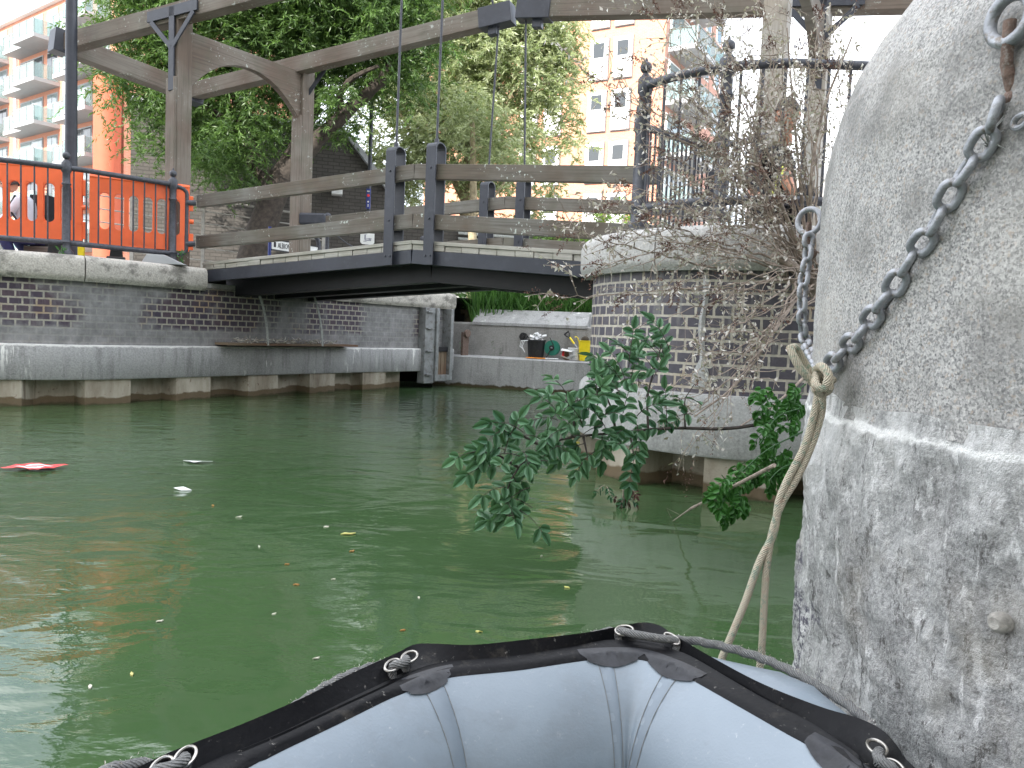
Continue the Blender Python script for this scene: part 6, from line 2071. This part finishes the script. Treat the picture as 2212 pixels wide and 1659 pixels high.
M['hypalon'] = t.pbr(cc, .42, 0, t.bump(t.math('ADD', t.noise(p, 260, 3), t.math('MULTIPLY', t.noise(p, 5, 3), 3)), .12, .004), Specular_IOR_Level=.5)
q = MB(); q.add(vs, fs, uv); q.build('inner_tube_skin', M['hypalon'], dg_, smooth=True, fix=False)
# outer side of the tube, seen past the lip on the right
I_TIP = min(range(NB), key=lambda i: (lipD[i] - at_z(1650 * K, 1567 * K, ZL)).length)
I_END = min(range(NB), key=lambda i: (lipD[i] - at_z(2120 * K, 1792 * K, ZL)).length)
vs, fs = [], []
for i in range(NB):
    nI, t_ = inn_n(i)
    side_k = min(1, max(0, (i - I_TIP) / 22)) * min(1, max(0, (I_END + 6 - i) / 16))
    top = lipD[i] - nI * .0
    w_ = .012 + .062 * side_k
    pr = [top - TOL * .018 + nI * .01, top - nI * w_ * .45 - TOL * (.02 - .018 * side_k), top - nI * w_ - TOL * (.035 - .030 * side_k), top - nI * (w_ + .04) - TOL * (.075 - .035 * side_k), top - nI * (w_ + .065) - TOL * .13, top - nI * (w_ + .06) - TOL * .22, top - nI * (w_ + .01) - TOL * .32, top + nI * .10 - TOL * .38]
    vs += pr
for i in range(NB - 1):
    for k in range(7):
        a = i * 8 + k; fs.append((a, a + 8, a + 9, a + 1))
q = MB(); q.add(vs, fs); q.build('outer_tube_skin', M['hypalon'], dg_, smooth=True, fix=False)
# black gunwale: lip, valley ridge, flat band
vs, fs = [], []
for i in range(NB):
    nI, t_ = inn_n(i)
    L_, D_, I_ = lipD[i], ridD[i], innD[i]
    mid = L_.lerp(D_, .55) - TOL * .012
    pr = [L_ - nI * .007 - TOL * .05, L_ - nI * .008 - TOL * .006, L_ + TOL * .003, L_.lerp(D_, .12) - TOL * .001, mid, D_ - TOL * .006, D_ + TOL * .0015, D_.lerp(I_, .10) + TOL * .000, D_.lerp(I_, .6) + TOL * .0035, I_ + TOL * .004 - nI * .002, I_ + nI * .003 - TOL * .001, I_ - TOL * .008]
    vs += pr
n_p = 12
for i in range(NB - 1):
    for k in range(n_p - 1):
        a = i * n_p + k; fs.append((a, a + n_p, a + n_p + 1, a + 1))
t = NT('black_gunwale_rubber')
p = t.pos()
cc = t.ramp(t.noise(p, 8, 4), [(.3, (.002, .002, .003)), (.7, (.006, .006, .007))])
cc = t.mix(t.ramp(t.noise(p, 24, 6, .75), [(.56, 0.0), (.74, .55)]), cc, (.06, .053, .043))
cc = t.mix(t.ramp(t.noise(p, 75, 5, .75), [(.64, 0.0), (.69, .8)]), cc, (.18, .17, .155))
M['gunwale'] = t.pbr(cc, .42, 0, t.bump(t.noise(p, 120, 4), .25, .003), Specular_IOR_Level=.14)
q = MB(); q.add(vs, fs); q.build('gunwale', M['gunwale'], dg_, smooth=True, fix=False)


def near_i(px, py, line=None):
    T = at_z(px * K, py * K, ZL - .02)
    return min(range(NB), key=lambda i: (innD[i] - T).length)


def tube_point(i, ang, r=TR):
    nI, t_ = inn_n(i); w0 = R(62)
    c_ = innD[i] - nI * (TR * math.cos(w0)) - TOL * (TR * math.sin(w0))
    return c_ + nI * r * math.cos(ang) + TOL * r * math.sin(ang)


# seam tapes at the corners
M['seam_line'] = simple('seam_glue_line', (.17, .17, .165), .6)
tape = simple('seam_tape', (.172, .208, .245), .45, 0, .1, 20, .1)
for (px, py, wd_) in ((1085, 1700, 4), (1525, 1648, 3), (1690, 1672, 3)):
    i0 = near_i(px, py)
    q = MB(); vs, fs = [], []
    for di in range(-wd_ // 2, wd_ // 2 + 1, 1):
        for k in range(16):
            w = R(62) - (R(62) + R(60)) * k / 15
            rr2 = TR + (.0018 if abs(di) < wd_ // 2 else .0)
            vs.append(tube_point(i0 + di, w, rr2))
    rows = len(vs) // 16
    for a in range(rows - 1):
        for k in range(15): fs.append((a * 16 + k, a * 16 + k + 1, (a + 1) * 16 + k + 1, (a + 1) * 16 + k))
    q.add(vs, fs); q.build('seam_tape', tape, dg_, smooth=True, fix=False)
    for e_ in (-wd_ // 2, wd_ // 2):
        q = MB(); q.tube([tube_point(i0 + e_, R(62) - R(122) * k / 15, TR + .0008) for k in range(16)], .0005, 5); q.build('seam_edge', M['seam_line'], dg_, smooth=True)
# dark round patches under the corner grommets
t = NT('translucent_glue_patch')
p = t.pos()
cc = t.ramp(t.noise(p, 30, 5, .7), [(.35, (.008, .008, .010)), (.65, (.026, .027, .032))])
M['patch'] = t.pbr(cc, .35, 0, t.bump(t.noise(p, 90, 3), .2, .002), Specular_IOR_Level=.3)
for (px, py, rad) in ((1070, 1705, .050), (1530, 1648, .052), (1680, 1672, .052), (2110, 1905, .055)):
    i0 = near_i(px, py); nI, t_ = inn_n(i0)
    vs, fs = [], []
    C_ = innD[i0] - nI * .018
    rows = []
    for a_ in range(19):
        th_ = PI * a_ / 18
        for k in range(7):
            rr3 = rad * k / 6
            u_x, v_x = rr3 * math.cos(th_), rr3 * math.sin(th_) * .72
            # walk along the tube by u_x and inwards over its surface by v_x
            best = min(range(max(0, i0 - 40), min(NB, i0 + 40)), key=lambda j: abs((innD[j] - innD[i0]).dot(t_) - u_x))
            over = v_x - .018
            if over < 0: P = innD[best] - inn_n(best)[0] * (-over) + TOL * (.0055 + .004 * min(1, -over / .02))
            else: P = tube_point(best, R(62) - over / TR, TR + .0022)
            vs.append(P)
    for a_ in range(18):
        for k in range(6): fs.append((a_ * 7 + k, a_ * 7 + k + 1, (a_ + 1) * 7 + k + 1, (a_ + 1) * 7 + k))
    q = MB(); q.add(vs, fs); q.build('glued_patch', M['patch'], dg_, smooth=True, fix=False)
# eyelets in the lip and the rope threading them
M['chrome'] = simple('bright_steel_eyelet', (.38, .36, .33), .32, 1.0, .15, 40, .1)
for (a_, b2_) in (((1007, 1660), (1049, 1638)), ((1577, 1582), (1657, 1592)), ((2193, 1850), (2243, 1895)), ((386, 1905), (478, 1894))):
    for (px, py) in (a_, b2_):
        P = at_z(px * K, py * K, ZL - .004); i0 = min(range(NB), key=lambda i: (lipD[i] - P).length); nI, t_ = inn_n(i0)
        up_ = (TOL * .92 - ray(px * K, py * K).normalized() * .9).normalized()
        s_ = t_; v_ = up_.cross(s_)
        P = lipD[i0].lerp(ridD[i0], .48) + TOL * .001
        v_ = (ridD[i0] - lipD[i0]).normalized(); s_ = t_
        q = MB(); q.tube([P + s_ * (.0150 * math.cos(w)) + v_ * (.0125 * math.sin(w)) + TOL * .004 for w in [2 * PI * k / 22 for k in range(22)]], .0022, 8, closed=True); q.build('eyelet', M['chrome'], dg_, smooth=True)
    i1 = min(range(NB), key=lambda i: (lipD[i] - at_z(a_[0] * K, a_[1] * K, ZL)).length); i2 = min(range(NB), key=lambda i: (lipD[i] - at_z(b2_[0] * K, b2_[1] * K, ZL)).length)
    A_ = lipD[i1].lerp(ridD[i1], .5) - TOL * .004; B_ = lipD[i2].lerp(ridD[i2], .5) - TOL * .004
    nI, _ = inn_n((i1 + i2) // 2)
    q = MB(); q.tube(smooth_line([A_ - TOL * .015, A_ + TOL * .008, A_.lerp(B_, .3) + nI * .010 + TOL * .012, A_.lerp(B_, .7) + nI * .010 + TOL * .012, B_ + TOL * .008, B_ - TOL * .015], .004), .0068, 10); q.build('threaded_rope', M['rope_grey'], dg_, smooth=True)
rng = np.random.default_rng(31)


def lifeline(i0, i1, out, dz, name='lifeline'):
    pts = []
    n_ = abs(i1 - i0)
    for k in range(n_ + 1):
        i = i0 + k; nI, t_ = inn_n(i); f = k / n_
        s_ = math.sin(PI * f) ** .6
        pts.append(lipD[i] - nI * (.004 + out * s_) + TOL * (-.02 + dz * s_) + Vector((0, 0, .0015 * math.sin(k * 2.1))))
    q = MB(); q.tube(pts, .0072, 10); o_ = q.build(name, M['rope_grey'], dg_, smooth=True)
    n2_ = n_ * 12
    idx = rng.integers(0, len(pts), n2_)
    b_ = np.array([tuple(pts[j]) for j in idx]) + rng.normal(0, .003, (n2_, 3))
    v_ = rng.normal(size=(n2_, 3)) + (0, 0, .3)
    v_ /= np.linalg.norm(v_, axis=1, keepdims=True)
    leaf_quads('rope_fray', b_ + v_ * .004, v_, .004, .0011, M['leaf_dead'], o_, rng.uniform(size=n2_), rng, org=tuple(ORG[dg_.name]))


def li(px, py): 
    T = at_z(px * K, py * K, ZL); return min(range(NB), key=lambda i: (lipD[i] - T).length)


lifeline(li(700, 1775), li(1010, 1628), .012, .012)
lifeline(li(1450, 1588), li(1590, 1560), .012, .010)
lifeline(li(1668, 1580), li(2160, 1808), .098, .010)
lifeline(li(354, 1920) - 12, li(430, 1886), .02, .022)

# ================================================================== flotsam
def floater(name, px, py, pts, m, label, z=.006, cat='litter', group=None, bend=.02):
    C_ = at_z(px, py, z)
    rf_ = random.Random(int(px * 7 + py))
    q = MB(); top = [C_ + Vector((x, y, bend * rf_.uniform(-.2, 1) * (1 if i % 2 else .3))) for i, (x, y) in enumerate(pts)]
    bot = [p_ - TOL * .004 for p_ in top]
    k_ = len(top); ctr = C_ + TOL * (bend * .4)
    q.add(top + [ctr] + bot, [(i, (i + 1) % k_, k_) for i in range(k_)] + [(i, k_ + 1 + i, k_ + 1 + (i + 1) % k_, (i + 1) % k_) for i in range(k_)])
    return tag(q.build(name, m, smooth=False), label, cat, group)


C_ = at_z(75, 1010, .01)
wr = thing('red_wrapper', 'crumpled red and white wrapper floating at the left edge of the canal', 'wrapper', C_)
q = MB(); q2 = MB()
def wp(u, v): return C_ + Vector((u * .135, v * .085, .010 + .005 * math.sin(u * 5 + v * 3) + 0.002 * math.sin(u * 15 - v * 9)))
for a in range(10):
    for b_ in range(5):
        u0, u1, v0, v1 = -1 + a * .2, -1 + (a + 1) * .2, -1 + b_ * .4, -1 + (b_ + 1) * .4
        (q2 if b_ in (1, 3) and 1 < a < 8 else q).add([wp(u0 + v0 * .25, v0), wp(u1 + v0 * .25, v0), wp(u1 + v1 * .25, v1), wp(u0 + v1 * .25, v1)], [(0, 1, 2, 3)])
q.build('red_film', M['red'], wr); q2.build('white_stripe', M['white'], wr)
floater('paper_scrap', 424, 998, [(-.10, .02), (-.04, -.02), (.0, -.035), (.05, -.02), (.10, .04), (.03, .02), (-.03, .03)], M['white'], 'white paper scrap floating in the middle distance right of the red wrapper')
floater('paper_scrap', 394, 1057, [(-.055, .01), (0, -.015), (.055, 0), (.0, .015)], M['white'], 'thin white paper sliver floating just below the larger white scrap')
fl_m = [simple('yellow_fallen_leaf', (.55, .50, .16), .5), simple('pale_fallen_leaf', (.55, .52, .42), .5), simple('orange_fallen_leaf', (.45, .20, .06), .5)]
def fl(px, py, s, mi, label, kind='fallen_leaf', cat='leaf'):
    rf_ = random.Random(int(px + py)); a = rf_.uniform(0, 3)
    pts = [(s * x * math.cos(a) - s * y * math.sin(a), s * x * math.sin(a) + s * y * math.cos(a)) for x, y in ((-1, 0), (-.4, .35), (.3, .4), (1, .05), (.4, -.35), (-.4, -.32))]
    floater(kind, px, py, pts, fl_m[mi], label, .004, cat, 'leaves and flecks floating on the canal', s * .3)
FL = [(752, 1153, .036, 0, 'clump of yellowish leaves floating mid canal, the biggest fleck'), (683, 1421, .011, 1, 'cream leaf floating left of the dinghy bow corner, under the willow reflection'), (1035, 1363, .012, 0, 'cream and yellow leaf just above the dinghy bow rope'),
      (345, 1341, .012, 1, 'cream leaf at the lower edge of the orange reflection'), (516, 1116, .017, 1, 'cream leaf floating above centre left'), (870, 1360, .010, 2, 'tiny orange fleck by the bow'), (640, 1262, .012, 2, 'orange-tipped leaf in the middle of the green water'),
      (620, 1218, .010, 2, 'small orange leaf right of the orange reflection'), (1170, 1200, .010, 1, 'tiny white fleck right of the drooping branch tip'), (705, 1137, .014, 1, 'small pale leaf left of the yellowish clump'), (195, 1482, .013, 1, 'white petal over the sky reflection at lower left'),
      (720, 1250, .009, 1, 'small white feather-like fleck near centre'), (592, 1325, .008, 1, 'tiny pale fleck below the orange-tipped leaf'), (1225, 1268, .012, 0, 'slim yellow leaf left of the pier reflection'), (460, 1091, .014, 2, 'brown leaf floating under the long white scrap'),
      (760, 1190, .013, 2, 'orange leaf below the yellowish clump'), (285, 1455, .011, 0, 'yellow leaf fragment at lower left'), (560, 1180, .010, 1, 'pale fleck in the calm green patch left of centre'), (905, 1290, .009, 1, 'pale fleck in the reflection of the pale tree')]
for f_ in FL: fl(*f_)

# small bits at the feet of the barriers and by the ring
yb = at_y(176, 546, 8.95)
q = MB(); q.obox((yb.x - .03, yb.y - .03, GZ), TOL * .20, (.065, .01, 0), (-.01, .05, 0)); tag(q.build('yellow_block', M['yellow'], bevel=.006), 'short yellow plastic block standing below the orange barrier joint', 'block')
gb2 = at_y(345, 560, 9.1)
q = MB(); q.prism([(gb2.x - .22, gb2.y, 1.642), (gb2.x + .26, gb2.y + .12, 1.642), (gb2.x + .02, gb2.y + .06, 1.75), (gb2.x - .16, gb2.y + .01, 1.75)], (-.2, 1, 0), .14); tag(q.build('concrete_foot', M['grey_panel'], bevel=.006), 'grey wedge-shaped concrete foot on the coping near the railing end post', 'block')
q = MB(); gt = on_stone(2138, 318, .004); rg = random.Random(2)
for k in range(14):
    e_ = gt + Vector((rg.gauss(-.01, .010), rg.gauss(-.012, .008), rg.uniform(-.01, .05)))
    q.tube([gt, gt.lerp(e_, .5) + Vector((-.006, -.004, .004)), e_], [.0012, .0009, .0004], 4)
tag(q.build('grass_tuft', M['strap']), 'little dry grass tuft caught in the chain below the large ring', 'tuft')
